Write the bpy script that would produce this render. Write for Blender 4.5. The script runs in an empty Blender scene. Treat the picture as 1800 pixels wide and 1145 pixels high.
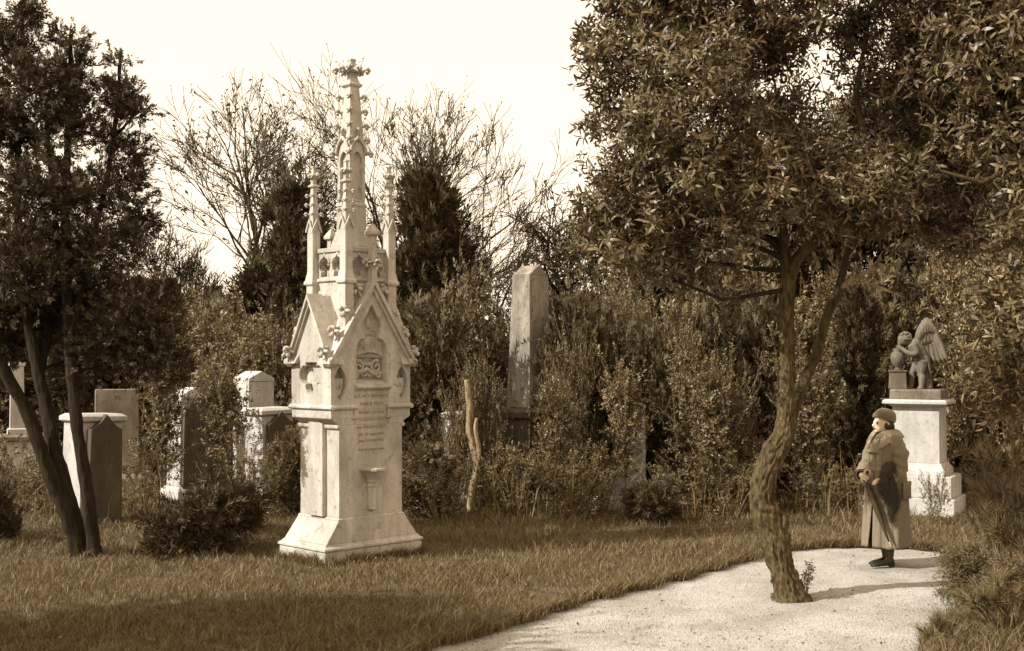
import bpy, math, random
import numpy as np
from mathutils import Vector, Matrix, noise, geometry

# ---------------------------------------------------------------- camera, sky, sun, exposure
SC = bpy.context.scene
COL = SC.collection
R = math.radians
CAM_H, FPX, HORIZON = 2.13, 2125.0, 632.0          # metres, focal length and horizon row of an 1800 px wide picture
cam_d = bpy.data.cameras.new('camera'); cam = bpy.data.objects.new('camera', cam_d); COL.objects.link(cam)
cam.location = (0, 0, CAM_H); cam.rotation_euler = (R(90), 0, 0)
cam_d.sensor_width = 36.0; cam_d.lens = FPX / 1800 * 36.0
cam_d.shift_y = (HORIZON - 572.5) / 1800
cam_d.clip_start = 0.1; cam_d.clip_end = 2000
SC.camera = cam
SUN_AZ = math.atan2(-0.90, -0.40)                    # towards the sun, clockwise from +Y
SUN_EL = R(38)
to_sun = Vector((math.sin(SUN_AZ) * math.cos(SUN_EL), math.cos(SUN_AZ) * math.cos(SUN_EL), math.sin(SUN_EL)))
W = bpy.data.worlds.new('World'); SC.world = W; W.use_nodes = True
wn, wl = W.node_tree.nodes, W.node_tree.links
wn.clear()
sky = wn.new('ShaderNodeTexSky'); sky.sky_type = 'NISHITA'; sky.sun_disc = False
sky.sun_elevation = SUN_EL; sky.sun_rotation = SUN_AZ; sky.dust_density = 2.0
bw = wn.new('ShaderNodeRGBToBW'); wl.new(sky.outputs[0], bw.inputs[0])
pw = wn.new('ShaderNodeMath'); pw.operation = 'POWER'; pw.inputs[1].default_value = 0.15; wl.new(bw.outputs[0], pw.inputs[0])
tint = wn.new('ShaderNodeVectorMath'); tint.operation = 'SCALE'; tint.inputs[0].default_value = (5.8, 4.8, 3.6); wl.new(pw.outputs[0], tint.inputs['Scale'])
bg = wn.new('ShaderNodeBackground'); bg.inputs['Strength'].default_value = 0.10
wo = wn.new('ShaderNodeOutputWorld'); wl.new(tint.outputs[0], bg.inputs[0]); wl.new(bg.outputs[0], wo.inputs[0])
sun_d = bpy.data.lights.new('sun', 'SUN'); sun = bpy.data.objects.new('sun', sun_d); COL.objects.link(sun)
sun_d.energy = 3.2; sun_d.angle = R(0.5); sun_d.color = (1.0, 0.985, 0.94)
sun.rotation_euler = to_sun.to_track_quat('Z', 'Y').to_euler()
SC.view_settings.view_transform = 'Standard'; SC.view_settings.look = 'None'
SC.view_settings.exposure = 1.15; SC.view_settings.gamma = 1.0
SC.render.engine = 'CYCLES'
SC.cycles.max_bounces = 6; SC.cycles.transparent_max_bounces = 6

# ---------------------------------------------------------------- helpers
RS = np.random.RandomState(7)
rnd = random.Random(11)

def at(px, py, Z):
    """world point that the photograph shows at column px, row py when it stands Z metres away"""
    return Vector(((px - 900) * Z / FPX, Z, CAM_H - (py - HORIZON) * Z / FPX))

def gz(py):
    return CAM_H * FPX / (py - HORIZON)

def sep(L, k=None):
    k = (1 - 0.55 * min(1, L / 0.6)) if k is None else k
    return (L * (1 + 0.40 * k), L * (1 - 0.03 * k), L * (1 - 0.60 * k), 1)

def tag(o, label=None, cat=None, group=None, kind=None):
    if label: o['label'] = label
    if cat: o['category'] = cat
    if group: o['group'] = group
    if kind: o['kind'] = kind
    return o

def empty(name, loc=(0, 0, 0), rz=0.0, label=None, cat=None, group=None):
    o = bpy.data.objects.new(name, None); COL.objects.link(o)
    o.location = loc; o.rotation_euler = (0, 0, rz); o.empty_display_size = 0.1
    return tag(o, label, cat, group)

def link(name, me, parent=None):
    o = bpy.data.objects.new(name, me); COL.objects.link(o)
    if parent is not None: o.parent = parent
    return o

def np_mesh(name, V, F, mat, smooth=False):
    """V (n,3) array, F (m,k) array with k = 3 or 4"""
    V = np.asarray(V, dtype=np.float32); F = np.asarray(F, dtype=np.int32)
    me = bpy.data.meshes.new(name)
    me.vertices.add(len(V)); me.vertices.foreach_set('co', V.ravel())
    k = F.shape[1]
    me.loops.add(F.size); me.loops.foreach_set('vertex_index', F.ravel())
    me.polygons.add(len(F)); me.polygons.foreach_set('loop_start', np.arange(0, F.size, k, dtype=np.int32))
    me.polygons.foreach_set('loop_total', np.full(len(F), k, dtype=np.int32))
    if smooth: me.polygons.foreach_set('use_smooth', np.ones(len(F), dtype=bool))
    me.update(calc_edges=True)
    if mat: me.materials.append(mat)
    return me

class MB:
    """collects shapes and links them as one mesh object"""
    def __init__(s): s.v = []; s.f = []
    def add(s, V, F):
        n = len(s.v); s.v += [tuple(p) for p in V]; s.f += [tuple(i + n for i in f) for f in F]; return s
    def box(s, x0, x1, y0, y1, z0, z1):
        V = [(x, y, z) for z in (z0, z1) for y in (y0, y1) for x in (x0, x1)]
        return s.add(V, [(0, 2, 3, 1), (4, 5, 7, 6), (0, 1, 5, 4), (1, 3, 7, 5), (3, 2, 6, 7), (2, 0, 4, 6)])
    def stack(s, prof, cx=0, cy=0, caps=True):
        V = []; F = []
        for a, b, z in prof: V += [(cx - a, cy - b, z), (cx + a, cy - b, z), (cx + a, cy + b, z), (cx - a, cy + b, z)]
        for i in range(len(prof) - 1):
            for k in range(4): F.append((i * 4 + k, i * 4 + (k + 1) % 4, i * 4 + 4 + (k + 1) % 4, i * 4 + 4 + k))
        if caps:
            n = len(prof) * 4
            F += [(3, 2, 1, 0), (n - 4, n - 3, n - 2, n - 1)]
        return s.add(V, F)
    def loft(s, rings, caps=True, closed=True):
        m = len(rings[0]); V = [p for r in rings for p in r]; F = []
        for i in range(len(rings) - 1):
            for k in range(m if closed else m - 1):
                F.append((i * m + k, i * m + (k + 1) % m, (i + 1) * m + (k + 1) % m, (i + 1) * m + k))
        if caps:
            F.append(tuple(range(m - 1, -1, -1))); F.append(tuple((len(rings) - 1) * m + k for k in range(m)))
        return s.add(V, F)
    def tube(s, pts, rad, sides=8, caps=True):
        pts = [Vector(p) for p in pts]
        if not hasattr(rad, '__len__'): rad = [rad] * len(pts)
        return s.loft(tube_rings(pts, rad, sides), caps)
    def ball(s, c, r, sub=2):
        if not hasattr(r, '__len__'): r = (r, r, r)
        n, m = 4 * sub, 3 * sub; rings = []
        for i in range(m + 1):
            t = math.pi * min(max(i / m, 0.02), 0.98)
            rings.append([(c[0] + r[0] * math.sin(t) * math.cos(2 * math.pi * k / n), c[1] + r[1] * math.sin(t) * math.sin(2 * math.pi * k / n), c[2] - r[2] * math.cos(t)) for k in range(n)])
        return s.loft(rings)
    def prism(s, poly, fr, depth):
        """poly (list of 2d points) in the frame fr = (origin, U, V, N), pushed back against N"""
        o, U, V, N = fr
        A = [o + U * x + V * y for x, y in poly]; B = [p - N * depth for p in A]; n = len(poly)
        F = [tuple(range(n)), tuple(range(2 * n - 1, n - 1, -1))] + [(k, k + n, (k + 1) % n + n, (k + 1) % n) for k in range(n)]
        return s.add(A + B, F)
    def plate(s, outer, holes, fr, depth, hole_depth=None, floor=True):
        """a slab with recesses (floor) or openings"""
        o, U, V, N = fr
        loops = [outer] + holes
        flat = [p for l in loops for p in l]
        tris = geometry.tessellate_polygon([[Vector((x, y, 0)) for x, y in l] for l in loops])
        front = [o + U * x + V * y for x, y in flat]
        s.add(front, [tuple(t) for t in tris])
        n = len(outer); A = [o + U * x + V * y for x, y in outer]; B = [p - N * depth for p in A]
        s.add(A + B, [(k, k + n, (k + 1) % n + n, (k + 1) % n) for k in range(n)])
        hd = depth if (hole_depth is None or not floor) else hole_depth
        for h in holes:
            m = len(h); A = [o + U * x + V * y for x, y in h]; B = [p - N * hd for p in A]
            s.add(A + B, [(k, (k + 1) % m, (k + 1) % m + m, k + m) for k in range(m)] + ([tuple(range(m, 2 * m))] if floor else []))
        if not floor:
            s.add([p - N * depth for p in front], [tuple(reversed(t)) for t in tris])
        return s
    def mesh(s, name, mat, smooth=False):
        me = bpy.data.meshes.new(name); me.from_pydata([tuple(p) for p in s.v], [], s.f)
        if smooth: me.polygons.foreach_set('use_smooth', [True] * len(me.polygons))
        me.update()
        if mat: me.materials.append(mat)
        return me
    def build(s, name, mat, parent=None, smooth=False, bevel=0.0):
        o = link(name, s.mesh(name, mat, smooth), parent)
        if bevel:
            b = o.modifiers.new('bevel', 'BEVEL'); b.width = bevel; b.segments = 2; b.limit_method = 'ANGLE'; b.angle_limit = R(40)
        return o

def tube_rings(pts, rad, sides):
    n = len(pts); rings = []
    t0 = (pts[1] - pts[0]).normalized()
    ref = Vector((0, 0, 1)) if abs(t0.z) < 0.9 else Vector((1, 0, 0))
    u = t0.cross(ref).normalized()
    for i in range(n):
        t = (pts[min(i + 1, n - 1)] - pts[max(i - 1, 0)])
        t = t.normalized() if t.length > 1e-9 else t0
        u = (u - t * u.dot(t))
        u = u.normalized() if u.length > 1e-6 else t.orthogonal().normalized()
        w = t.cross(u)
        rings.append([tuple(pts[i] + (u * math.cos(2 * math.pi * k / sides) + w * math.sin(2 * math.pi * k / sides)) * rad[i]) for k in range(sides)])
    return rings

def smooth_path(pts, rad, m):
    """Catmull-Rom through pts, m points per span"""
    P = [Vector(p) for p in pts]; out = []; ro = []
    for i in range(len(P) - 1):
        a, b, c, d = P[max(i - 1, 0)], P[i], P[i + 1], P[min(i + 2, len(P) - 1)]
        for k in range(m):
            t = k / m
            out.append(0.5 * ((2 * b) + (c - a) * t + (2 * a - 5 * b + 4 * c - d) * t * t + (3 * b - a - 3 * c + d) * t ** 3))
            ro.append(rad[i] + (rad[i + 1] - rad[i]) * t)
    out.append(P[-1]); ro.append(rad[-1])
    return out, ro

def arc(cx, cy, r, a0, a1, n):
    return [(cx + r * math.cos(R(a0 + (a1 - a0) * i / n)), cy + r * math.sin(R(a0 + (a1 - a0) * i / n))) for i in range(n + 1)]

# ---------------------------------------------------------------- materials
def nodes(name):
    m = bpy.data.materials.new(name); m.use_nodes = True
    nt = m.node_tree; return m, nt, nt.nodes['Principled BSDF']

def nn(nt, t, **kw):
    n = nt.nodes.new(t)
    for k, v in kw.items():
        if k in n.inputs: n.inputs[k].default_value = v
        else: setattr(n, k, v)
    return n

def ramp(nt, fac, stops):
    r = nt.nodes.new('ShaderNodeValToRGB'); e = r.color_ramp.elements
    while len(e) < len(stops): e.new(0.5)
    for i, (p, c) in enumerate(stops): e[i].position = p; e[i].color = c
    nt.links.new(fac, r.inputs[0]); return r.outputs[0]

def coords(nt, scale=(1, 1, 1)):
    tc = nt.nodes.new('ShaderNodeTexCoord'); mp = nt.nodes.new('ShaderNodeMapping'); mp.inputs['Scale'].default_value = scale
    nt.links.new(tc.outputs['Object'], mp.inputs[0]); return mp.outputs[0]

def mixc(nt, fac, a, b, mode='MIX'):
    m = nt.nodes.new('ShaderNodeMix'); m.data_type = 'RGBA'; m.blend_type = mode
    for s, v in ((m.inputs[0], fac), (m.inputs[6], a), (m.inputs[7], b)):
        if hasattr(v, 'is_linked') or hasattr(v, 'links'): nt.links.new(v, s)
        else: s.default_value = v
    return m.outputs[2]

def bump(nt, bsdf, h, strength, dist):
    b = nt.nodes.new('ShaderNodeBump'); b.inputs['Strength'].default_value = strength; b.inputs['Distance'].default_value = dist
    nt.links.new(h, b.inputs['Height']); nt.links.new(b.outputs[0], bsdf.inputs['Normal'])

def noise_tex(nt, vec, scale, detail=6, rough=0.6):
    n = nn(nt, 'ShaderNodeTexNoise', Scale=scale, Detail=detail, Roughness=rough); nt.links.new(vec, n.inputs['Vector']); return n.outputs[0]

def stone(name, L, dark=0.45, stain=(0.42, 0.62), lichen=0.0, k=None):
    m, nt, b = nodes(name)
    c0, c1 = sep(L, k), sep(L * dark, k)
    big = noise_tex(nt, coords(nt, (1, 1, 0.45)), 2.6, 8, 0.65)
    fine = noise_tex(nt, coords(nt), 38, 5, 0.7)
    streak = noise_tex(nt, coords(nt, (9, 9, 0.7)), 2.2, 5, 0.6)
    col = ramp(nt, big, [(stain[0], c1), (stain[1], c0)])
    col = mixc(nt, ramp(nt, streak, [(0.38, (0.55, 0.55, 0.55, 1)), (0.58, (0, 0, 0, 1))]), col, sep(L * dark * 1.15, k))
    col = mixc(nt, 0.5, col, ramp(nt, fine, [(0.3, (0.62, 0.6, 0.55, 1)), (0.6, (1, 1, 1, 1))]), 'MULTIPLY')
    if lichen:
        li = noise_tex(nt, coords(nt), 9, 9, 0.75)
        col = mixc(nt, ramp(nt, li, [(0.56, (0, 0, 0, 1)), (0.62, (lichen, lichen, lichen, 1))]), col, sep(L * 0.22))
    nt.links.new(col, b.inputs['Base Color']); b.inputs['Roughness'].default_value = 0.88
    b.inputs['Specular IOR Level'].default_value = 0.25
    bump(nt, b, noise_tex(nt, coords(nt), 60, 8, 0.75), 0.35, 0.012)
    return m

def leafmat(name, L0, L1, rough=0.5, trans=0.22, spec=0.4):
    m, nt, b = nodes(name)
    g = nt.nodes.new('ShaderNodeNewGeometry')
    oi = nt.nodes.new('ShaderNodeObjectInfo')
    col = ramp(nt, g.outputs['Random Per Island'], [(0.0, sep(L0, 1.1)), (0.7, sep((L0 + L1) / 2, 0.95)), (1.0, sep(L1, 0.72))])
    v = nn(nt, 'ShaderNodeMapRange'); v.inputs[3].default_value = 0.8; v.inputs[4].default_value = 1.15
    nt.links.new(oi.outputs['Random'], v.inputs[0])
    hs = nt.nodes.new('ShaderNodeHueSaturation'); nt.links.new(col, hs.inputs['Color']); nt.links.new(v.outputs[0], hs.inputs['Value'])
    nt.links.new(hs.outputs[0], b.inputs['Base Color'])
    b.inputs['Roughness'].default_value = rough; b.inputs['Specular IOR Level'].default_value = spec
    if trans:
        t = nt.nodes.new('ShaderNodeBsdfTranslucent'); nt.links.new(hs.outputs[0], t.inputs[0])
        mx = nt.nodes.new('ShaderNodeMixShader'); mx.inputs[0].default_value = trans
        nt.links.new(b.outputs[0], mx.inputs[1]); nt.links.new(t.outputs[0], mx.inputs[2])
        nt.links.new(mx.outputs[0], nt.nodes['Material Output'].inputs[0])
    return m

def barkmat(name, L0, L1, scale=14, stretch=0.22, strength=0.8, dist=0.02):
    m, nt, b = nodes(name)
    v = coords(nt, (1, 1, stretch))
    n1 = noise_tex(nt, v, scale, 8, 0.65)
    n2 = noise_tex(nt, coords(nt), 3.0, 4, 0.6)
    col = ramp(nt, n1, [(0.32, sep(L0)), (0.68, sep(L1))])
    col = mixc(nt, 0.5, col, ramp(nt, n2, [(0.35, (0.6, 0.57, 0.5, 1)), (0.65, (1.1, 1.1, 1.1, 1))]), 'MULTIPLY')
    nt.links.new(col, b.inputs['Base Color']); b.inputs['Roughness'].default_value = 0.9; b.inputs['Specular IOR Level'].default_value = 0.2
    bump(nt, b, n1, strength, dist)
    return m

def plain(name, L, rough=0.8, var=0.25, scale=20, k=None, spec=0.3, sheen=0.0):
    m, nt, b = nodes(name)
    n = noise_tex(nt, coords(nt), scale, 6, 0.65)
    nt.links.new(ramp(nt, n, [(0.3, sep(L * (1 - var), k)), (0.7, sep(L * (1 + var * 0.6), k))]), b.inputs['Base Color'])
    b.inputs['Roughness'].default_value = rough; b.inputs['Specular IOR Level'].default_value = spec
    if sheen: b.inputs['Sheen Weight'].default_value = sheen
    bump(nt, b, n, 0.25, 0.004)
    return m

M = {}
M['stone'] = stone('pale_sandstone', 0.52, 0.56, (0.36, 0.58), 0.45, k=0.24)
M['stone_text'] = plain('engraved_lettering', 0.27, 0.9)
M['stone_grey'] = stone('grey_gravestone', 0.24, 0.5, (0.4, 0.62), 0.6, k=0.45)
M['stone_white'] = stone('white_marble', 0.50, 0.62, (0.30, 0.55), 0.35, k=0.15)
M['stone_dark'] = stone('dark_weathered_shaded_stone', 0.10, 0.5, (0.35, 0.6), 0.5, k=0.6)
M['stone_obelisk'] = stone('obelisk_stone', 0.29, 0.45, (0.40, 0.58), 0.85, k=0.35)
M['statue'] = stone('statue_stone', 0.20, 0.45, (0.4, 0.62), 0.5, k=0.45)
M['bark'] = barkmat('ridged_bark', 0.014, 0.12, 30, 0.35, 1.0, 0.03)
M['bark_dark'] = barkmat('dark_bark', 0.007, 0.032, 24, 0.16, 0.9, 0.02)
M['bark_pale'] = barkmat('pale_dry_bark', 0.08, 0.34, 22, 0.3, 0.8, 0.012)
M['bark_limb_shaded'] = barkmat('crown_shaded_limb_bark', 0.015, 0.08, 26, 0.2, 1.0, 0.03)  # bark colour darkened to put the crown's shade into the limbs
M['twig'] = barkmat('thin_twig_bark', 0.05, 0.20, 20, 0.3, 0.2, 0.003)
M['twig_far'] = barkmat('bare_twig_bark', 0.02, 0.05, 20, 0.3, 0.2, 0.003)
M['leaf'] = leafmat('glossy_broad_leaf', 0.024, 0.17, 0.42, 0.15, 0.4)
M['leaf_small'] = leafmat('small_shrub_leaf', 0.026, 0.24, 0.5, 0.2, 0.4)
M['leaf_dark'] = leafmat('dark_tree_leaf', 0.03, 0.15, 0.5, 0.15, 0.35)
M['needle'] = leafmat('juniper_needle', 0.024, 0.16, 0.6, 0.1, 0.25)
M['needle_dark'] = leafmat('dark_conifer_needle', 0.024, 0.095, 0.6, 0.08, 0.2)
M['needle_pine'] = leafmat('pine_needle', 0.05, 0.17, 0.45, 0.1, 0.35)
M['grass'] = leafmat('grass_blade', 0.045, 0.23, 0.5, 0.25, 0.3)
M['dry'] = leafmat('dry_stem', 0.10, 0.26, 0.7, 0.1, 0.2)
# ---------------------------------------------------------------- the ground, the path, the lawn
def soil_mat():
    m, nt, b = nodes('dark_soil')
    n = noise_tex(nt, coords(nt), 7, 8, 0.7)
    nt.links.new(ramp(nt, n, [(0.3, sep(0.03)), (0.7, sep(0.09))]), b.inputs['Base Color']); b.inputs['Roughness'].default_value = 0.95
    bump(nt, b, noise_tex(nt, coords(nt), 25, 8, 0.75), 0.8, 0.03); return m

def gravel_mat():
    m, nt, b = nodes('pale_gravel')
    v = nn(nt, 'ShaderNodeTexVoronoi', Scale=62.0); nt.links.new(coords(nt), v.inputs['Vector'])
    n = noise_tex(nt, coords(nt), 1.3, 7, 0.6); f = noise_tex(nt, coords(nt), 42, 6, 0.75)
    col = ramp(nt, n, [(0.34, sep(0.31, 0.25)), (0.60, sep(0.46, 0.15))])
    col = mixc(nt, 0.75, col, ramp(nt, v.outputs['Color'], [(0.0, (0.40, 0.37, 0.32, 1)), (0.45, (1.05, 1.05, 1.05, 1))]), 'MULTIPLY')
    col = mixc(nt, ramp(nt, f, [(0.30, (0.8, 0.8, 0.8, 1)), (0.45, (0, 0, 0, 1))]), col, sep(0.14))
    nt.links.new(col, b.inputs['Base Color']); b.inputs['Roughness'].default_value = 0.95; b.inputs['Specular IOR Level'].default_value = 0.2
    h = nn(nt, 'ShaderNodeMath', operation='ADD'); nt.links.new(v.outputs['Distance'], h.inputs[0]); nt.links.new(f, h.inputs[1])
    bump(nt, b, h.outputs[0], 0.9, 0.016); return m

M['soil'] = soil_mat(); M['gravel'] = gravel_mat(); M['pebble'] = stone('pebble', 0.34, 0.6, (0.3, 0.7), k=0.4)

def smooth2(pts, m=8):
    o, _ = smooth_path([(x, y, 0) for x, y in pts], [0] * len(pts), m); return [(p.x, p.y) for p in o]

path_left = smooth2([(-3.4, -3), (-2.4, 2), (-1.6, 6), (-0.78, 8.75), (-0.22, 9.45), (0.50, 10.57), (1.36, 11.6), (2.35, 12.8), (3.15, 13.65), (3.75, 14.0), (4.35, 13.95), (5.0, 13.6), (6.5, 13.2), (12, 12.9), (30, 13)])
path_left = [(x + 0.05 * math.sin(i * 2.3) * (i % 3 - 1), y + 0.045 * math.sin(i * 1.7)) for i, (x, y) in enumerate(path_left)]
path_right = smooth2([(30, 10), (12, 10.4), (7, 10.9), (5.4, 11.5), (4.7, 11.5), (4.15, 10.9), (3.6, 10.0), (3.0, 8.9), (2.3, 6), (1.5, 2), (0.8, -3)])
path_poly = np.array(path_left + path_right)

def inside(P, poly):
    x, y = P[:, 0], P[:, 1]; c = np.zeros(len(P), bool); j = len(poly) - 1
    for i in range(len(poly)):
        xi, yi = poly[i]; xj, yj = poly[j]
        hit = ((yi > y) != (yj > y)) & (x < (xj - xi) * (y - yi) / (yj - yi + 1e-12) + xi)
        c ^= hit; j = i
    return c

def sheet(name, poly, z, mat, skirt=0.0):
    tri = geometry.tessellate_polygon([[Vector((x, y, 0)) for x, y in poly]])
    n = len(poly); V = [(x, y, z) for x, y in poly]; F = []
    for t in tri:
        a, b_, c = [Vector(V[i]) for i in t]
        F.append(tuple(t) if (b_ - a).cross(c - a).z > 0 else tuple(reversed(t)))
    if skirt:
        V += [(x, y, z - skirt) for x, y in poly]; F += [(k, (k + 1) % n, (k + 1) % n + n, k + n) for k in range(n)]
    me = bpy.data.meshes.new(name); me.from_pydata(V, [], F); me.update(); me.materials.append(mat)
    return tag(link(name, me), kind='structure')

sheet('ground', [(-900, -300), (900, -300), (900, 1600), (-900, 1600)], -0.09, M['soil'])
sheet('lawn', path_left + [(30, 60), (-60, 60), (-60, -3)], 0.0, M['soil'], 0.08)
sheet('planting_bed', path_right + [(30, -3)], 0.0, M['soil'], 0.08)
# the path has a little relief of its own
gx, gy = np.meshgrid(np.arange(-4.5, 12.01, 0.06), np.arange(-2, 15.01, 0.06)); nx_ = gx.shape[1]; ny_ = gx.shape[0]
hz = np.array([0.018 * noise.noise((x * 0.9, y * 0.9, 3)) + 0.010 * noise.noise((x * 3.1, y * 3.1, 9)) + 0.006 * noise.noise((x * 8, y * 8, 2)) for x, y in zip(gx.ravel(), gy.ravel())])
idx = np.arange(nx_ * ny_).reshape(ny_, nx_)
pm = np_mesh('path', np.stack([gx.ravel(), gy.ravel(), hz - 0.045], 1), np.stack([idx[:-1, :-1], idx[:-1, 1:], idx[1:, 1:], idx[1:, :-1]], -1).reshape(-1, 4), M['gravel'], True)
tag(link('path', pm), kind='structure')

def view_points(n, z0, z1, power=2.0, margin=0.3):
    """points on the ground in view, denser near the camera"""
    t = RS.rand(n); inv = (1 / z0 ** power) * (1 - t) + (1 / z1 ** power) * t
    Z = inv ** (-1 / power); X = (RS.rand(n) * 2 - 1) * (900 / FPX * Z + margin)
    return np.stack([X, Z], 1)

# pebbles lying on the path
P = view_points(11000, 8.4, 14.2, 2.0); P = P[inside(P, path_poly)]
oc = np.array([(1, 0, 0), (-1, 0, 0), (0, 1, 0), (0, -1, 0), (0, 0, 1), (0, 0, -1)], float); of = np.array([(0, 2, 4), (2, 1, 4), (1, 3, 4), (3, 0, 4), (2, 0, 5), (1, 2, 5), (3, 1, 5), (0, 3, 5)])
n = len(P); sc = (0.003 + 0.009 * RS.rand(n) ** 4)[:, None, None] * (0.7 + 0.6 * RS.rand(n, 6, 1)) * np.array([1, 1, 0.6])
ph = RS.rand(n) * 6.28; c_, s_ = np.cos(ph), np.sin(ph)
V = oc[None] * sc; V = np.stack([V[..., 0] * c_[:, None] - V[..., 1] * s_[:, None], V[..., 0] * s_[:, None] + V[..., 1] * c_[:, None], V[..., 2]], -1)
V[..., 0] += P[:, 0:1]; V[..., 1] += P[:, 1:2]; V[..., 2] += -0.040
me = np_mesh('gravel', V.reshape(-1, 3), (of[None] + (np.arange(n) * 6)[:, None, None]).reshape(-1, 3), M['pebble'])
tag(link('gravel', me), 'loose pebbles strewn over the pale gravel path', 'gravel', kind='stuff')

# grass
def blades(P, h, w, lean, z=0.0):
    n = len(P); a = RS.rand(n) * 2 * math.pi; b = RS.rand(n) * 2 * math.pi
    sx, sy = np.cos(a) * w * 0.5, np.sin(a) * w * 0.5
    lx, ly = np.cos(b) * lean, np.sin(b) * lean
    x, y = P[:, 0], P[:, 1]; z0 = np.full(n, z - 0.01)
    V = np.stack([np.stack([x - sx, y - sy, z0], -1), np.stack([x + sx, y + sy, z0], -1),
                  np.stack([x + lx * 0.3 - sx * 0.8, y + ly * 0.3 - sy * 0.8, z0 + h * 0.6], -1), np.stack([x + lx * 0.3 + sx * 0.8, y + ly * 0.3 + sy * 0.8, z0 + h * 0.6], -1),
                  np.stack([x + lx, y + ly, z0 + h], -1)], 1)
    F = np.array([(0, 1, 3), (0, 3, 2), (2, 3, 4)])
    return V.reshape(-1, 3), (F[None] + (np.arange(n) * 5)[:, None, None]).reshape(-1, 3)

P = view_points(320000, 8.0, 24, 1.6, 1.1)
P = P[~inside(P, path_poly)]
clump = np.array([noise.noise((x * 1.3, y * 1.3, 5)) for x, y in P]); clump2 = np.array([noise.noise((x * 7, y * 7, 1)) for x, y in P])
keep = RS.rand(len(P)) < 0.80 + 0.5 * clump2; P, clump, clump2 = P[keep], clump[keep], clump2[keep]
u_ = (P[:, 0] + 1.745) * 0.7071 + (P[:, 1] - 13.14) * 0.7071; v_ = -(P[:, 0] + 1.745) * 0.7071 + (P[:, 1] - 13.14) * 0.7071
keep = ~((abs(u_) < 0.66) & (abs(v_) < 0.42)); P, clump, clump2 = P[keep], clump[keep], clump2[keep]
far = np.clip(P[:, 1] / 11, 0.8, 2)
n = len(P); h = (0.045 + 0.06 * RS.rand(n)) * (1 + 0.7 * clump + 0.55 * clump2) * np.clip(.75 + (P[:, 1] - 9) * .05, .8, 1.25); tall = RS.rand(n) < 0.04; h[tall] *= 1.8
V, F = blades(P, h, (0.0045 + 0.003 * RS.rand(n)) * far, h * (0.3 + 0.75 * RS.rand(n)))
tag(link('grass', np_mesh('grass', V, F, M['grass'])), 'unmown grass covering the lawn round the monument', 'grass', kind='stuff')
# longer grass hanging over the edge of the path
E_ = np.array(path_left); seg = []
for i in range(len(E_) - 1):
    a, b = E_[i], E_[i + 1]
    if 8 < a[1] < 15 and a[0] < 6: k = int(np.hypot(*(b - a)) * 620); t = RS.rand(k, 1); seg.append(a + (b - a) * t + RS.randn(k, 2) * 0.035)
P = np.concatenate(seg); n = len(P); h = 0.06 + 0.085 * RS.rand(n)
V, F = blades(P, h, 0.006 + 0.003 * RS.rand(n), h * (0.5 + 0.9 * RS.rand(n)), -0.02)
tag(link('grass', np_mesh('grass_edge', V, F, M['grass'])), 'longer grass fringe hanging over the edge of the gravel path', 'grass', kind='stuff')

# tufts left standing against the monument's plinth
t_ = RS.rand(2600) * 2 * (1.32 + .84); e_ = np.where(t_ < 1.32, 0, np.where(t_ < 2.16, 1, np.where(t_ < 3.48, 2, 3))); d_ = np.abs(RS.randn(2600)) * .035 + .008
lu = np.select([e_ == 0, e_ == 1, e_ == 2], [t_ - .66, .66 + d_, .66 - (t_ - 2.16)], -.66 - d_); lv = np.select([e_ == 0, e_ == 1, e_ == 2], [-.42 - d_, -.42 + (t_ - 1.32), .42 + d_], .42 - (t_ - 3.48))
P = np.stack([-1.745 + (lu - lv) * .7071, 13.14 + (lu + lv) * .7071], 1); n = len(P); clump = np.array([noise.noise((x * 5, y * 5, 7)) for x, y in P]); h = (.06 + .07 * RS.rand(n)) * (1.1 + 1.2 * clump)
V, F = blades(P, h, .006 + .003 * RS.rand(n), h * (.3 + .6 * RS.rand(n)))
tag(link('grass', np_mesh('grass_tufts', V, F, M['grass'])), 'uncut grass tufts against the base of the gothic monument', 'grass', kind='stuff')
# ---------------------------------------------------------------- the gothic grave monument
MC = (-1.745, 13.14, 0.0)
mon = empty('gothic_monument', MC, R(45), 'tall pale gothic grave monument with pinnacles, gables and crocketed spire', 'monument')
S = M['stone']
FV = Vector
def face(k, d):
    """frame of the face k (0 front, 1 right, 2 back, 3 left) at distance d from the axis"""
    a = R(90) * k; N = FV((math.sin(a), -math.cos(a), 0)); U = FV((math.cos(a), math.sin(a), 0))
    return (N * d, U, FV((0, 0, 1)), N)

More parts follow.
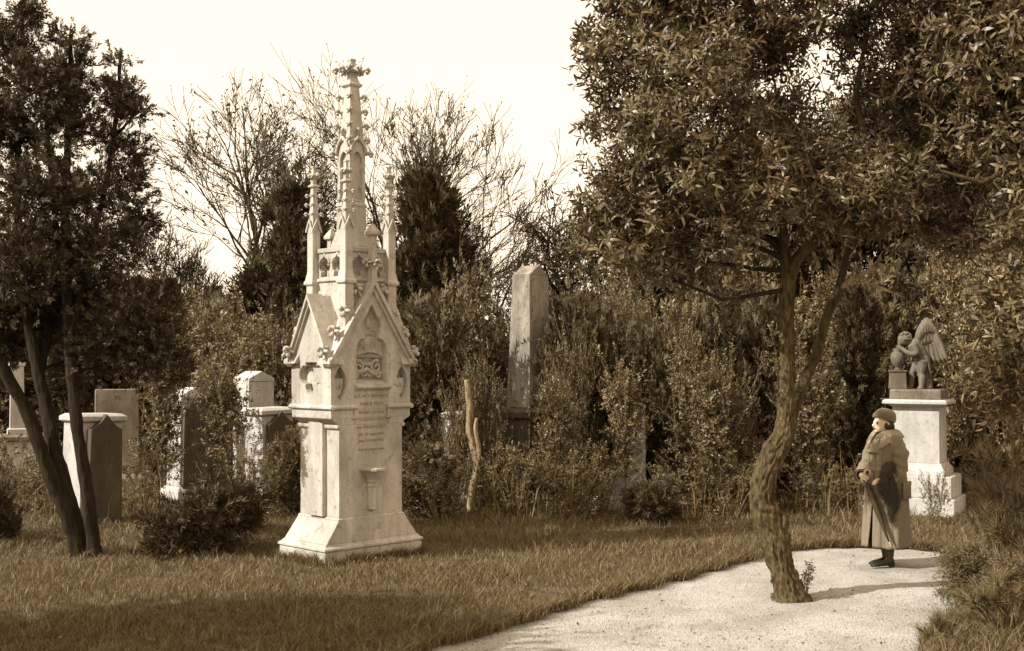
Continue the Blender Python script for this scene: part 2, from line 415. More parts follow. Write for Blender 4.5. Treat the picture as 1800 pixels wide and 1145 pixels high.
MB().stack([(0.652, 0.412, -0.1), (0.65, 0.41, 0.135), (0.642, 0.402, 0.142)]).build('plinth_block', S, mon, bevel=0.006)
MB().stack([(0.648, 0.408, 0.143), (0.664, 0.424, 0.152), (0.664, 0.424, 0.174), (0.65, 0.41, 0.184), (0.632, 0.39, 0.196), (0.622, 0.382, 0.214)]).build('plinth_moulding', S, mon, bevel=0.003)
MB().stack([(0.610, 0.376, 0.215), (0.446, 0.362, 0.44), (0.446, 0.362, 0.458), (0.43, 0.347, 0.47)]).build('sloped_base', S, mon, bevel=0.004)
MB().stack([(0.425, 0.345, 0.47), (0.425, 0.345, 1.44)]).build('shaft', S, mon, bevel=0.004)
for sx in (-1, 1):
    b = MB(); x0, x1 = sorted((sx * 0.424, sx * 0.475))
    p = [(-0.12, 0.475), (0.13, 0.475), (0.13, 1.52), (-0.12, 1.45)]
    b.add([(sx * 0.475, y, z) for y, z in p] + [(sx * 0.42, y, z) for y, z in p], [(0, 1, 2, 3), (7, 6, 5, 4), (0, 4, 5, 1), (1, 5, 6, 2), (2, 6, 7, 3), (3, 7, 4, 0)])
    b.build('side_buttress', S, mon, bevel=0.004)
    MB().stack([(0.012, 0.352, 1.40), (0.022, 0.36, 1.415), (0.022, 0.36, 1.435), (0.01, 0.35, 1.45)], sx * 0.432, 0).build('capital_moulding', S, mon, bevel=0.002)
MB().stack([(0.425, 0.345, 1.4405), (0.46, 0.345, 1.47), (0.53, 0.348, 1.51), (0.533, 0.351, 1.52), (0.533, 0.351, 1.60)]).build('corbel_band', S, mon, bevel=0.004)
# string course, broken in the middle of the front where the inscription runs through
for sx in (-1, 1):
    MB().stack([(0.012, 0.385, 1.60), (0.028, 0.385, 1.615), (0.028, 0.385, 1.632), (0.006, 0.37, 1.655)], sx * 0.532, 0).build('string_course', S, mon, bevel=0.002)
    for sy in (-1, 1):
        MB().stack([(0.160, 0.012, 1.60), (0.162, 0.03, 1.615), (0.162, 0.03, 1.632), (0.155, 0.006, 1.655)], sx * 0.366, sy * 0.353).build('string_course', S, mon, bevel=0.002)
    b = MB()
    b.box(sx * 0.222 - 0.018, sx * 0.222 + 0.018, -0.372, -0.34, 1.525, 1.600)
    b.build('course_return', S, mon, bevel=0.004)
    b = MB(); cx = sx * 0.222
    rings = []
    for z, r in ((1.455, 0.008), (1.47, 0.02), (1.483, 0.014), (1.495, 0.03), (1.512, 0.05), (1.524, 0.05)):
        rings.append([(cx + r * math.cos(R(t)), -0.344 + r * math.sin(R(t)) * 0.8, z) for t in range(180, 361, 20)])
    b.loft(rings, True, True).build('corbel', S, mon)

# gable storey
def trefoil(cx, cz, r, d, n=9):
    """quatrefoil-like outline of four lobes, counter clockwise"""
    pts = []
    for k in range(4):
        a0 = 90 * k
        pts += arc(cx + d * math.cos(R(a0)), cz + d * math.sin(R(a0)), r, a0 - 100, a0 + 100, n)
    return pts
def mandorla(cx, z0, z1, w, n=8):
    zc, hh = (z0 + z1) / 2, (z1 - z0) / 2
    rr = (w * w + hh * hh) / (2 * w); t = math.degrees(math.asin(hh / rr))
    return arc(cx - rr + w, zc, rr, -t, t, n)[:-1] + arc(cx + rr - w, zc, rr, 180 - t, 180 + t, n)[:-1]
def arch_panel(w, z0, zs, za, n=8):
    """panel with a trefoil pointed head"""
    r = w * 0.56
    right = arc(w - r, zs, r, 0, 95, n)
    top = arc(0, zs + (za - zs) * 0.52, w * 0.62, -5, 55, n) + [(0, za)]
    R_ = right + top
    return [(-w, z0), (w, z0)] + R_ + [(-x, y) for x, y in reversed(R_[:-1])]
fpoly = [(-0.535, 1.601), (0.535, 1.601), (0.535, 2.13), (0, 2.945), (-0.535, 2.13)]
for k in (0, 2):
    b = MB(); b.plate(fpoly, [arch_panel(0.205, 1.86, 2.24, 2.72), mandorla(-0.415, 1.70, 2.06, 0.078), mandorla(0.415, 1.70, 2.06, 0.078)], face(k, 0.352), 0.14, 0.11)
    b.build('front_gable_wall' if k == 0 else 'back_gable_wall', S, mon)
spoly = [(-0.212, 1.601), (0.212, 1.601), (0.212, 2.13), (0.345, 2.13), (0, 2.775), (-0.345, 2.13), (-0.212, 2.13)]
for k in (1, 3):
    MB().plate(spoly, [trefoil(0.0, 1.97, 0.104, 0.104)], face(k, 0.533), 0.12, 0.075).build('side_gable_wall', S, mon)
MB().box(-0.45, 0.45, -0.23, 0.23, 1.60, 2.2).build('core', S, mon)
# raking mouldings and roofs
def chevron(hw, zb, za, t):
    s = math.hypot(hw, za - zb); dz = t * s / hw; dx = t * s / (za - zb)
    return [(-hw, zb), (-hw + dx, zb), (0, za - dz), (hw - dx, zb), (hw, zb), (0, za)]
for k in (0, 2):
    MB().prism(chevron(0.60, 2.085, 2.995, 0.040), face(k, 0.412), 0.20).build('raking_moulding', S, mon, bevel=0.003)
    MB().prism(chevron(0.535, 2.10, 2.91, 0.030), face(k, 0.388), 0.10).build('inner_moulding', S, mon, bevel=0.002)
for k in (1, 3):
    MB().prism(chevron(0.405, 2.075, 2.825, 0.030), face(k, 0.592), 0.20).build('raking_moulding', S, mon, bevel=0.003)
    MB().prism(chevron(0.360, 2.10, 2.755, 0.024), face(k, 0.566), 0.10).build('inner_moulding', S, mon, bevel=0.002)
for sx in (-1, 1):
    for sy in (-1, 1):
        MB().stack([(0.03, 0.03, 2.05), (0.062, 0.062, 2.085), (0.062, 0.062, 2.12), (0.05, 0.05, 2.14)], sx * 0.535, sy * 0.35).build('eaves_block', S, mon, bevel=0.003)
MB().prism([(-0.528, 2.115), (0.528, 2.115), (0.528, 2.20), (0, 2.985), (-0.528, 2.20)], face(0, 0.212), 0.424).build('main_roof', M['stone'], mon)
for k in (1, 3): MB().prism([(-0.34, 2.10), (0.34, 2.10), (0.34, 2.20), (0, 2.81), (-0.34, 2.20)], face(k, 0.53), 0.255).build('cross_roof', M['stone'], mon)

# carved leaf crockets
def crocket_mesh(name, s, seed):
    b = MB(); r = random.Random(seed)
    b.tube([(0, 0, -0.3 * s), (0, -0.05 * s, 0.35 * s), (0, -0.1 * s, 0.7 * s)], [0.16 * s, 0.13 * s, 0.1 * s], 6)
    for a, z, l in ((0, .75, .55), (72, .55, .6), (144, .5, .55), (216, .5, .55), (288, .55, .6), (40, 1.0, .35), (180, 1.05, .35), (300, 1.0, .3)):
        dx, dy = math.cos(R(a)) * l * s, math.sin(R(a)) * l * s * 0.8
        b.tube([(0, 0, z * s * 0.8), (dx * .6, dy * .6, z * s + .18 * s), (dx, dy, z * s + .05 * s), (dx * 1.05, dy * 1.05, z * s - .18 * s)], [.08 * s, .2 * s, .19 * s, .07 * s], 6)
    return b.mesh(name, S, True)
crk = crocket_mesh('crocket', 0.115, 3)
def place(name, me, parent, loc, rot=(0, 0, 0), sc=1.0):
    o = link(name, me, parent); o.location = loc; o.rotation_euler = rot
    o.scale = (sc, sc, sc) if not hasattr(sc, '__len__') else sc
    return o
for k in (0, 2):
    o, U, V_, N = face(k, 0.335)
    for sx in (-1, 1):
        for t in (0.05, 0.28, 0.52, 0.78):
            p = o + U * (sx * 0.60 * (1 - t)) + V_ * (2.085 + 0.91 * t + 0.01)
            q = place('gable_crocket', crk, mon, p, (0, sx * R(34 if k == 0 else -34), 0), 1.0)
            q.rotation_euler = (0, R(30) * sx * (1 if k == 0 else -1), R(20) * sx)
    # gable finial: a slim post with a cap and a leaf cluster
    b = MB(); c = o + N * 0.03
    b.stack([(0.036, 0.036, 2.93), (0.032, 0.032, 3.44), (0.06, 0.06, 3.46), (0.06, 0.06, 3.49), (0.004, 0.004, 3.58)], c.x, c.y)
    g = b.build('gable_finial', S, mon, bevel=0.002)
    for a in range(4):
        place('finial_leaf', crk, g, (c.x + 0.03 * math.cos(R(90 * a)), c.y + 0.03 * math.sin(R(90 * a)), 3.12), (R(55) * math.sin(R(90 * a)) * -1, R(55) * math.cos(R(90 * a)), 0), 0.75)

# sill, relief and banner of the front panel
MB().add([(-0.23, -0.354, 1.795), (0.23, -0.354, 1.795), (0.23, -0.41, 1.83), (-0.23, -0.41, 1.83), (-0.23, -0.41, 1.845), (0.23, -0.41, 1.845), (0.205, -0.243, 1.925), (-0.205, -0.243, 1.925), (-0.23, -0.354, 1.868), (0.23, -0.354, 1.868)],
         [(0, 1, 2, 3), (3, 2, 5, 4), (4, 5, 9, 8), (8, 9, 6, 7), (0, 3, 4, 8), (1, 9, 5, 2)]).build('panel_sill', S, mon)
b = MB(); rings = []
for i in range(15):
    x = -0.20 + 0.40 * i / 14; bow = 0.05 * math.cos(x / 0.2 * 1.5); y = -0.262 - 0.055 * math.cos(x / 0.2 * 1.35)
    rings.append([(x, y, 2.155 + bow), (x, y - 0.012, 2.155 + bow), (x, y - 0.012, 2.325 + bow), (x, y, 2.325 + bow)])
ban = b.loft(rings).build('banner', S, mon)
def spiral(cx, cz, r0, turns, sx, y, rad, ph=0.0, n=26):
    pts = []; rr = []
    for i in range(n + 1):
        t = i / n; a = ph + turns * 2 * math.pi * t; r = r0 * (1 - 0.85 * t)
        pts.append((cx + sx * r * math.cos(a), y - 0.02 * t, cz + r * math.sin(a))); rr.append(rad * (1.0 - 0.3 * t))
    return pts, rr
b = MB()
for sx in (-1, 1):
    for cx, cz, r0, tu, ph in ((0.10, 2.47, 0.085, 1.3, -1.5), (0.055, 2.60, 0.06, 1.1, -1.2), (0.12, 2.05, 0.075, 1.35, 1.2), (0.05, 1.99, 0.05, 1.0, 2.4), (0.155, 1.96, 0.04, 1.2, 0.3)):
        p, q = spiral(sx * cx, cz, r0, tu, sx, -0.265, 0.020, ph); MB().tube(p, q, 6).build('scroll', S, mon, True)
    for cx, cz in ((0.13, 2.115), (0.03, 2.08), (0.17, 2.42), (0.02, 2.40)):
        MB().ball((sx * cx, -0.262, cz), (0.045, 0.03, 0.028), 2).build('carved_leaf', S, mon, True)
MB().ball((0, -0.27, 2.52), (0.04, 0.04, 0.075), 2).build('carved_bud', S, mon, True); MB().ball((0, -0.268, 2.64), (0.028, 0.03, 0.04), 2).build('carved_bud', S, mon, True)
b.tube([(-0.15, -0.26, 1.95), (-0.02, -0.29, 2.03), (0.08, -0.29, 1.965), (0.17, -0.26, 1.99)], [0.02, 0.028, 0.026, 0.012], 6)
b.build('carved_ribbon', S, mon, True)
# shields in the two small niches
for sx in (-1, 1):
    sh = [(-0.062, 1.93), (-0.062, 1.86), (-0.04, 1.78), (0, 1.735), (0.04, 1.78), (0.062, 1.86), (0.062, 1.93)]
    o, U, V_, N = face(0, 0.318); g = MB().prism(sh, (o + U * sx * 0.415, U, V_, N), 0.07).build('shield', S, mon, bevel=0.004)
    bb = MB()
    for i in range(3): bb.ball((sx * 0.415 + (i - 1) * 0.022, -0.322, 1.845 + (0.022 if i == 1 else 0)), (0.013, 0.01, 0.016), 1)
    bb.build('shield_emblem', S, g, True)

# tower with corner pinnacles, parapets
MB().box(-0.283, 0.283, -0.283, 0.283, 2.15, 2.955).build('tower', S, mon, bevel=0.003)
MB().stack([(0.283, 0.283, 2.9555), (0.305, 0.305, 2.968), (0.305, 0.305, 2.99), (0.29, 0.29, 3.0)]).build('tower_cornice', S, mon, bevel=0.003)
ball_m = MB().tube([(0, 0, 0), (0.03, 0, 0.012), (0.045, 0, 0.0), (0.048, 0, -0.02)], [0.012, 0.017, 0.019, 0.008], 6).mesh('crocket_knob', S, True)
def lump():
    b = MB(); b.tube([(-0.02, 0, 0), (0.03, 0, 0.006)], [0.016, 0.014], 6)
    for y_, z_, r_ in ((0.017, 0.012, .016), (-0.017, 0.012, .016), (0.017, -0.014, .013), (-0.017, -0.014, .013)): b.ball((0.042, y_, z_), (r_ * 1.15, r_, r_), 2)
    b.tube([(0.02, 0, 0.012), (0.05, 0, 0.02), (0.062, 0, 0.004), (0.058, 0, -0.014)], [0.014, 0.016, 0.013, 0.006], 6)
    return b.mesh('crocket_bud', S, True)
bud = lump()
def pinnacle(px_, py_):
    p = empty('pinnacle', (px_, py_, 0)); p.parent = mon
    MB().stack([(0.056, 0.056, 2.2), (0.056, 0.056, 2.92), (0.078, 0.078, 2.94), (0.078, 0.078, 2.965), (0.066, 0.066, 2.985), (0.050, 0.050, 3.075), (0.050, 0.050, 3.53)]).build('pinnacle_shaft', S, p, bevel=0.002)
    b = MB()
    for k in range(4):
        b.prism([(-0.063, 3.505), (-0.063, 3.53), (0, 3.655), (0.063, 3.53), (0.063, 3.505), (0.05, 3.505), (0, 3.615), (-0.05, 3.505)], face(k, 0.066), 0.014)
        b.prism([(-0.048, 3.50), (0.048, 3.50), (0, 3.622)], face(k, 0.052), 0.05)
    b.build('gablet', S, p)
    MB().stack([(0.042, 0.042, 3.55), (0.024, 0.024, 3.985), (0.030, 0.030, 3.99), (0.046, 0.046, 4.00), (0.046, 0.046, 4.015), (0.026, 0.026, 4.03), (0.020, 0.020, 4.07)]).build('spirelet', S, p, bevel=0.0015)
    f = MB().stack([(0.02, 0.02, 4.068), (0.024, 0.024, 4.10), (0.018, 0.018, 4.155), (0.017, 0.017, 4.205), (0.024, 0.024, 4.21), (0.024, 0.024, 4.225)]).build('pinnacle_finial', S, p)
    for k in range(4):
        for a in (90 * k, 90 * k + 45):
            place('finial_bud', bud, f, (0.006 * math.cos(R(a)), 0.006 * math.sin(R(a)), 4.115), (0, 0, R(a)), 0.9)
        for z in (3.70, 3.80, 3.90):
            w = 0.042 - 0.018 * (z - 3.55) / 0.435
            place('crocket', bud, p, (math.cos(R(45 + 90 * k)) * w * 1.3, math.sin(R(45 + 90 * k)) * w * 1.3, z), (0, 0, R(45 + 90 * k)), 0.85)
    return p
for sx in (-1, 1):
    for sy in (-1, 1): pinnacle(sx * 0.29, sy * 0.29)
def tref_open(cx, w, z0, zs, za):
    r = arc(cx + w * 0.40, zs, w * 0.6, -70, 75, 6) + arc(cx, zs + (za - zs) * 0.45, w * 0.45, 10, 70, 4) + [(cx, za)]
    return [(cx - w * 0.75, z0), (cx + w * 0.75, z0)] + r + [(2 * cx - x, y) for x, y in reversed(r[:-1])]
for k in range(4):
    b = MB(); b.plate([(-0.238, 3.001), (0.238, 3.001), (0.238, 3.275), (-0.238, 3.275)], [tref_open(-0.115, 0.098, 3.018, 3.13, 3.262), tref_open(0.115, 0.098, 3.018, 3.13, 3.262)], face(k, 0.272), 0.055, floor=False)
    g = b.build('parapet', S, mon)
    fr = face(k, 0.29); MB().prism([(-0.237, 3.276), (0.237, 3.276), (0.237, 3.30), (0.237, 3.325), (-0.237, 3.325)], fr, 0.09).build('parapet_rail', S, g, bevel=0.006)
    bb = MB()
    for cx in (-0.115, 0.115):
        a_ = arc(cx, 3.13, 0.10, 20, 78, 6) + [(cx, 3.272)]
        for sgn in (1, -1):
            pts = [fr[0] - fr[3] * 0.014 + fr[1] * (cx + sgn * (x - cx)) + fr[2] * z for x, z in a_]
            bb.tube(pts, 0.011, 5)
    bb.build('tracery_moulding', S, g, True)

# central spire
MB().stack([(0.165, 0.165, 3.0005), (0.165, 0.165, 3.36), (0.155, 0.155, 3.38), (0.114, 0.114, 3.53), (0.112, 0.112, 3.78), (0.122, 0.122, 3.79), (0.118, 0.118, 3.805), (0.10, 0.10, 3.84)]).build('spire_pedestal', S, mon, bevel=0.003)
MB().box(-0.07, 0.07, -0.07, 0.07, 3.84, 4.5).build('spire_core', S, mon)
def lancet(w, z0, zs, n=7):
    a = arc(-w * 0.9, zs, w * 1.9, 0, 61.5, n)
    return [(-w, z0), (w, z0)] + a[:-1] + [(0, a[-1][1])] + [(-x, y) for x, y in reversed(a[:-1])]
for k in range(4):
    hw = 0.106 if k % 2 == 0 else 0.0755
    MB().plate([(-hw, 3.8405), (hw, 3.8405), (hw, 4.47), (-hw, 4.47)], [lancet(0.066, 3.86, 4.27)], face(k, 0.107), 0.0305, floor=False).build('niche_wall', S, mon)
    fr = face(k, 0.112); b = MB()
    for sgn in (1, -1):
        a_ = [(sgn * 0.112, 4.35)] + [(sgn * x, z) for x, z in arc(-0.085, 4.35, 0.19, 6, 58, 8)] + [(0, 4.535)]
        b.tube([fr[0] + fr[3] * 0.012 + fr[1] * x + fr[2] * z for x, z in a_], 0.016, 6)
    b.stack([(0.014, 0.014, 4.50), (0.012, 0.012, 4.60), (0.02, 0.02, 4.61), (0.004, 0.004, 4.635)], (fr[0] + fr[3] * 0.008).x, (fr[0] + fr[3] * 0.008).y)
    b.build('hood_mould', S, mon, True)
    place('hood_stop', bud, mon, (math.cos(R(45 + 90 * k)) * 0.155, math.sin(R(45 + 90 * k)) * 0.155, 4.355), (0, 0, R(45 + 90 * k)), 1.25)
    for z in (4.50, 4.655, 4.81, 4.965):
        w = 0.092 - 0.031 * (z - 4.47) / 0.61
        place('crocket', bud, mon, (math.cos(R(45 + 90 * k)) * w * 1.36, math.sin(R(45 + 90 * k)) * w * 1.36, z), (0, 0, R(45 + 90 * k)), 1.2)
MB().stack([(0.106, 0.106, 4.4705), (0.094, 0.094, 4.52), (0.061, 0.061, 5.075), (0.068, 0.068, 5.08), (0.086, 0.086, 5.098), (0.086, 0.086, 5.114), (0.064, 0.064, 5.135), (0.047, 0.047, 5.19), (0.052, 0.052, 5.25)]).build('spire', S, mon, bevel=0.002)
fin = MB().stack([(0.04, 0.04, 5.2505), (0.034, 0.034, 5.30), (0.032, 0.032, 5.365), (0.038, 0.038, 5.37), (0.038, 0.038, 5.39)]).build('spire_finial', S, mon)
for a in range(0, 360, 45):
    rr = 0.115 if (a // 45) % 2 else 0.075
    place('finial_bud', bud, fin, (math.cos(R(a)) * rr, math.sin(R(a)) * rr, 5.262), (0, 0, R(a)), 1.35)
    place('finial_stalk', bud, fin, (math.cos(R(a)) * rr * 0.35, math.sin(R(a)) * rr * 0.35, 5.245), (0, R(-18), R(a)), 1.0)

# wall bracket on the front
rings = []
for z, r, d in ((0.505, 0.004, .7), (0.53, 0.036, 1), (0.536, 0.05, 1), (0.55, 0.05, 1), (0.552, 0.046, 1), (0.775, 0.046, 1), (0.78, 0.058, 1), (0.795, 0.058, 1), (0.80, 0.05, 1), (0.825, 0.05, 1), (0.83, 0.066, 1), (0.845, 0.066, 1), (0.855, 0.07, 1), (0.945, 0.118, 1), (0.95, 0.13, 1), (0.972, 0.13, 1), (0.985, 0.115, 1)):
    rings.append([(r * 1.15 * math.cos(R(t)) / 0.92, -0.343 + r * math.sin(R(t)) * 1.4, z) for t in (180, 203, 247, 293, 337, 360)])
MB().loft(rings).build('wall_bracket', S, mon)
# inscription
def text_mesh(body, size, ext=0.003):
    cu = bpy.data.curves.new('lettering', 'FONT'); cu.body = body; cu.size = size; cu.extrude = ext; cu.align_x = 'CENTER'; cu.resolution_u = 2
    ob = bpy.data.objects.new('lettering', cu); COL.objects.link(ob)
    dg = bpy.context.evaluated_depsgraph_get(); me = bpy.data.meshes.new_from_object(ob.evaluated_get(dg))
    bpy.data.objects.remove(ob); me.materials.clear(); me.materials.append(M['stone_text']); return me
ins = empty('inscription', (0, 0, 0)); ins.parent = mon
for z, s, t in ((1.725, 0.050, 'K.K. ACT. PRIVMATZ'), (1.645, 0.048, 'FAMILIE  FRITZ'), (1.555, 0.044, 'FRANZ L IS  VON'), (1.48, 0.046, 'THERESE HUBER'), (1.398, 0.050, 'von IHREM GATTE'), (1.325, 0.040, 'geb. 20. August 1814'), (1.258, 0.038, 'gest. 2. October 1851'), (1.165, 0.032, 'Friede ihrer theuren Asche')):
    o = link('lettering_line', text_mesh(t, s), ins); yy = -0.353 if z > 1.6 else -0.3525 if z > 1.505 else -0.346
    o.location = (0, yy - 0.001, z); o.rotation_euler = (R(90), 0, 0)
bt = text_mesh('LANDERI', 0.115, 0.004)
vv = np.zeros(len(bt.vertices) * 3); bt.vertices.foreach_get('co', vv); vv = vv.reshape(-1, 3)
vv[:, 0] *= 0.36 / (vv[:, 0].max() - vv[:, 0].min())
x = vv[:, 0]; out = np.stack([x, -0.262 - 0.055 * np.cos(x / 0.2 * 1.35) - 0.013 - vv[:, 2], 2.198 + vv[:, 1] + 0.05 * np.cos(x / 0.2 * 1.5)], 1)
bt.vertices.foreach_set('co', out.ravel()); bt.update(); bt.materials.clear(); bt.materials.append(S)
link('banner_lettering', bt, ban)
# ---------------------------------------------------------------- other graves
def fuse(mb, name, mat, parent, voxel, smooth=4):
    """one continuous skin over overlapping limbs"""
    ob = mb.build(name, mat)
    m = ob.modifiers.new('r', 'REMESH'); m.mode = 'VOXEL'; m.voxel_size = voxel; m.use_smooth_shade = True
    s = ob.modifiers.new('s', 'SMOOTH'); s.factor = 0.5; s.iterations = smooth
    dg = bpy.context.evaluated_depsgraph_get(); me = bpy.data.meshes.new_from_object(ob.evaluated_get(dg))
    bpy.data.objects.remove(ob)
    me.polygons.foreach_set('use_smooth', [True] * len(me.polygons))
    if not me.materials: me.materials.append(mat)
    return link(name, me, parent)

def stele(label, px, Z, yaw, a, b, h, mat, slab=None, cap=True, base=True, tilt=(0, 0), taper=0.96, name='gravestone', top='flat'):
    p = at(px, 632, Z); r = empty(name, (p.x, Z, 0), R(yaw), label, 'gravestone'); r.rotation_euler = (R(tilt[0]), R(tilt[1]), R(yaw))
    z0 = -0.08
    if base:
        MB().stack([(a + .09, b + .09, -.1), (a + .09, b + .09, .12), (a + .02, b + .02, .19)]).build('base', mat, r, bevel=.01); z0 = .19
    if top == 'point':
        MB().stack([(a, b, z0), (a * taper, b * taper, h)]).build('block', mat, r, bevel=.008)
        MB().prism([(-a * taper, h + .001), (a * taper, h + .001), (a * taper, h + .05), (0, h + .05 + a * .45), (-a * taper, h + .05)], (Vector((0, -b * taper - .012, 0)), Vector((1, 0, 0)), Vector((0, 0, 1)), Vector((0, -1, 0))), 2 * b * taper + .024).build('cap', mat, r, bevel=.006)
    else:
        MB().stack([(a, b, z0), (a * taper, b * taper, h)]).build('block', mat, r, bevel=.008)
        if cap: MB().stack([(a * taper, b * taper, h + .001), (a + .035, b + .035, h + .03), (a + .035, b + .035, h + .085), (a - .02, b - .02, h + .12)]).build('cap', mat, r, bevel=.006)
    if slab:
        w, hh, d = slab
        s = [(-w * 1.12, -.08), (w * 1.12, -.08), (w, hh * .86), (w * .72, hh * .88), (w * .3, hh * .94), (0, hh), (-w * .3, hh * .94), (-w * .72, hh * .88), (-w, hh * .86)]
        MB().prism(s, (Vector((0, -b - d, 0)), Vector((1, 0, 0)), Vector((0, 0, 1)), Vector((0, -1, 0))), d - .002).build('front_slab', M['stone_dark'], r, bevel=.012)  # the dark slab colour carries the shade of the front face
    return r

stele('dark gravestone with pointed front slab and sunlit pale side, beside the forked trunks', 160, 15.9, 52, .31, .22, 1.30, M['stone_white'], slab=(.23, 1.42, .1), base=False, tilt=(0, 1.5))  # white block colour brightens the side that the sun strikes
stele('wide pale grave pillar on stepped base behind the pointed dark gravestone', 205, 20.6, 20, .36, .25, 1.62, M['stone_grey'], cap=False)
p = at(30, 632, 21.0); r = empty('grave_pedestal', (p.x, 21.0, 0), R(25), 'low wide pale grave base carrying a slim post, far left', 'grave')
MB().box(-.62, .55, -.3, .3, -.1, .72).build('base', M['stone_white'], r, bevel=.01)
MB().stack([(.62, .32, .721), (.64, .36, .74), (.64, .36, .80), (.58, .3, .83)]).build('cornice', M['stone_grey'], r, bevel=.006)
MB().stack([(.16, .14, .831), (.16, .14, .92), (.12, .11, .94), (.105, .1, 2.0), (.13, .12, 2.02), (.13, .12, 2.08)]).build('post', M['stone_white'], r, bevel=.006)
stele('tall gravestone with sunlit narrow side and gabled cap, behind the bare sapling', 333, 18.7, 48, .29, .19, 1.52, M['stone_white'], slab=(.25, 1.60, .06), top='point', tilt=(-1, 1))
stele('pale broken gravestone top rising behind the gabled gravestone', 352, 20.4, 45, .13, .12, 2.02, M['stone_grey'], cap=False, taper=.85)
stele('tall plain pillar with low pointed top, left of the gothic monument', 446, 19.4, 47, .25, .22, 1.78, M['stone_white'], top='point')
stele('dark scalloped gravestone with pale capped side, just left of the gothic monument', 475, 18.4, 50, .30, .22, 1.28, M['stone_white'], slab=(.24, 1.36, .09), tilt=(0, -1))
stele('pale gravestone half hidden by shrubs, right of the gothic monument', 803, 17.7, 30, .15, .13, 1.25, M['stone_white'])
stele('white gravestone glimpsed through shrubs, right of the obelisk', 1108, 18.0, 10, .20, .15, 1.40, M['stone_white'], top='point')
stele('small white gravestone low among shrubs, at the foot of the taller white one', 1076, 17.3, 25, .16, .12, .52, M['stone_white'], cap=False)
stele('low pale grave block behind the crooked tree trunk', 1440, 19.5, -8, .30, .2, .62, M['stone_white'])
stele('small pale gravestone between the twin thicket shrubs, left of the crooked trunk', 1168, 17.0, 20, .07, .1, .52, M['stone_white'], cap=False)

# obelisk
p = at(932, 632, 18.9); ob = empty('obelisk', (p.x, 18.9, 0), R(47), 'tall plain stone obelisk with blunt wedge top rising from the shrubs', 'obelisk')
MB().box(-.42, .42, -.38, .38, -.1, .34).build('step', M['stone_dark'], ob, bevel=.012)
MB().stack([(.34, .30, .341), (.34, .30, 1.20), (.38, .34, 1.23), (.38, .34, 1.32), (.31, .27, 1.38)]).build('pedestal', M['stone_dark'], ob, bevel=.01)
b = MB(); b.stack([(.285, .245, 1.381), (.215, .185, 3.44)])
b.add([(-.215, -.185, 3.441), (.215, -.185, 3.441), (.215, .185, 3.441), (-.215, .185, 3.441), (.0, -.185, 3.60), (.0, .185, 3.60)], [(0, 1, 4), (2, 3, 5), (1, 2, 5, 4), (3, 0, 4, 5)])
b.build('shaft', M['stone_obelisk'], ob, bevel=.012)

# ---------------------------------------------------------------- grave with the mourning winged boy
cp = at(1622, 632, 16.95); cup = empty('statue_pedestal', (cp.x - .05, 16.95, 0), R(-30), 'white stone pedestal on two steps carrying the winged statue', 'pedestal')
W_ = M['stone_white']
MB().box(-.78, .55, -.46, .42, -.1, .23).build('lower_step', W_, cup, bevel=.012)
MB().box(-.50, .50, -.40, .39, .231, .53).build('upper_step', W_, cup, bevel=.012)
MB().stack([(.40, .34, .531), (.40, .34, .60), (.36, .30, .66), (.345, .285, .70)]).build('base_moulding', W_, cup, bevel=.006)
MB().stack([(.325, .265, .701), (.315, .255, 1.47)]).build('die', W_, cup, bevel=.006)
MB().stack([(.32, .26, 1.471), (.36, .30, 1.50), (.43, .36, 1.515), (.43, .36, 1.55), (.40, .34, 1.575)]).build('cornice', W_, cup, bevel=.004)
MB().stack([(.345, .285, 1.576), (.345, .285, 1.69), (.33, .27, 1.715)]).build('statue_plinth', M['statue'], cup, bevel=.008)
st = empty('winged_boy_statue', (cp.x - .05, 16.95, 1.716), R(-12), 'weathered stone statue of a mourning winged boy leaning on an urn', 'statue')
b = MB()
def limb(b, pts, rad, s=10): p, q = smooth_path(pts, rad, 4); b.tube(p, q, s)
limb(b, [(.02, -.05, .0), (.03, -.05, .16), (.015, -.045, .22), (.05, -.035, .40)], [.030, .052, .050, .090])           # near leg
limb(b, [(-.11, .03, .0), (-.09, .03, .16), (-.09, .03, .22), (.01, .03, .40)], [.030, .050, .048, .085])              # far leg
limb(b, [(.04, -.055, .015), (-.03, -.07, .012)], [.03, .018]); limb(b, [(-.09, .03, .015), (-.17, .015, .012)], [.03, .018])
limb(b, [(.03, 0, .36), (.02, 0, .45), (-.03, 0, .55), (-.085, 0, .64), (-.11, 0, .665)], [.10, .095, .105, .095, .05], 14)  # trunk
limb(b, [(-.10, 0, .64), (-.15, 0, .69)], [.045, .042])
b.ball((-.205, -.01, .69), (.085, .075, .085), 4); b.ball((-.265, -.015, .655), (.03, .035, .04), 2)
limb(b, [(-.08, -.095, .62), (-.05, -.13, .50), (-.15, -.11, .50), (-.26, -.05, .58), (-.29, -.03, .60)], [.046, .042, .036, .028, .03])
limb(b, [(-.10, .095, .62), (-.18, .12, .52), (-.28, .04, .60)], [.046, .04, .03])
limb(b, [(.10, .03, .40), (.115, .03, .2), (.13, .03, .0)], [.05, .05, .065], 10)
body = fuse(b, 'body', M['statue'], st, .009, 2)
b = MB(); r2 = random.Random(5)
for i in range(60):
    t = r2.random() * 6.28; f = r2.random(); rr = .083 * math.sqrt(1 - (f * 1.2 - .2) ** 2)
    b.ball((-.188 + rr * math.cos(t), -.008 + .9 * rr * math.sin(t), .70 + .09 * (f * 1.2 - .2)), .022, 1)
b.build('hair', M['statue'], body, True)
b = MB(); rings = []
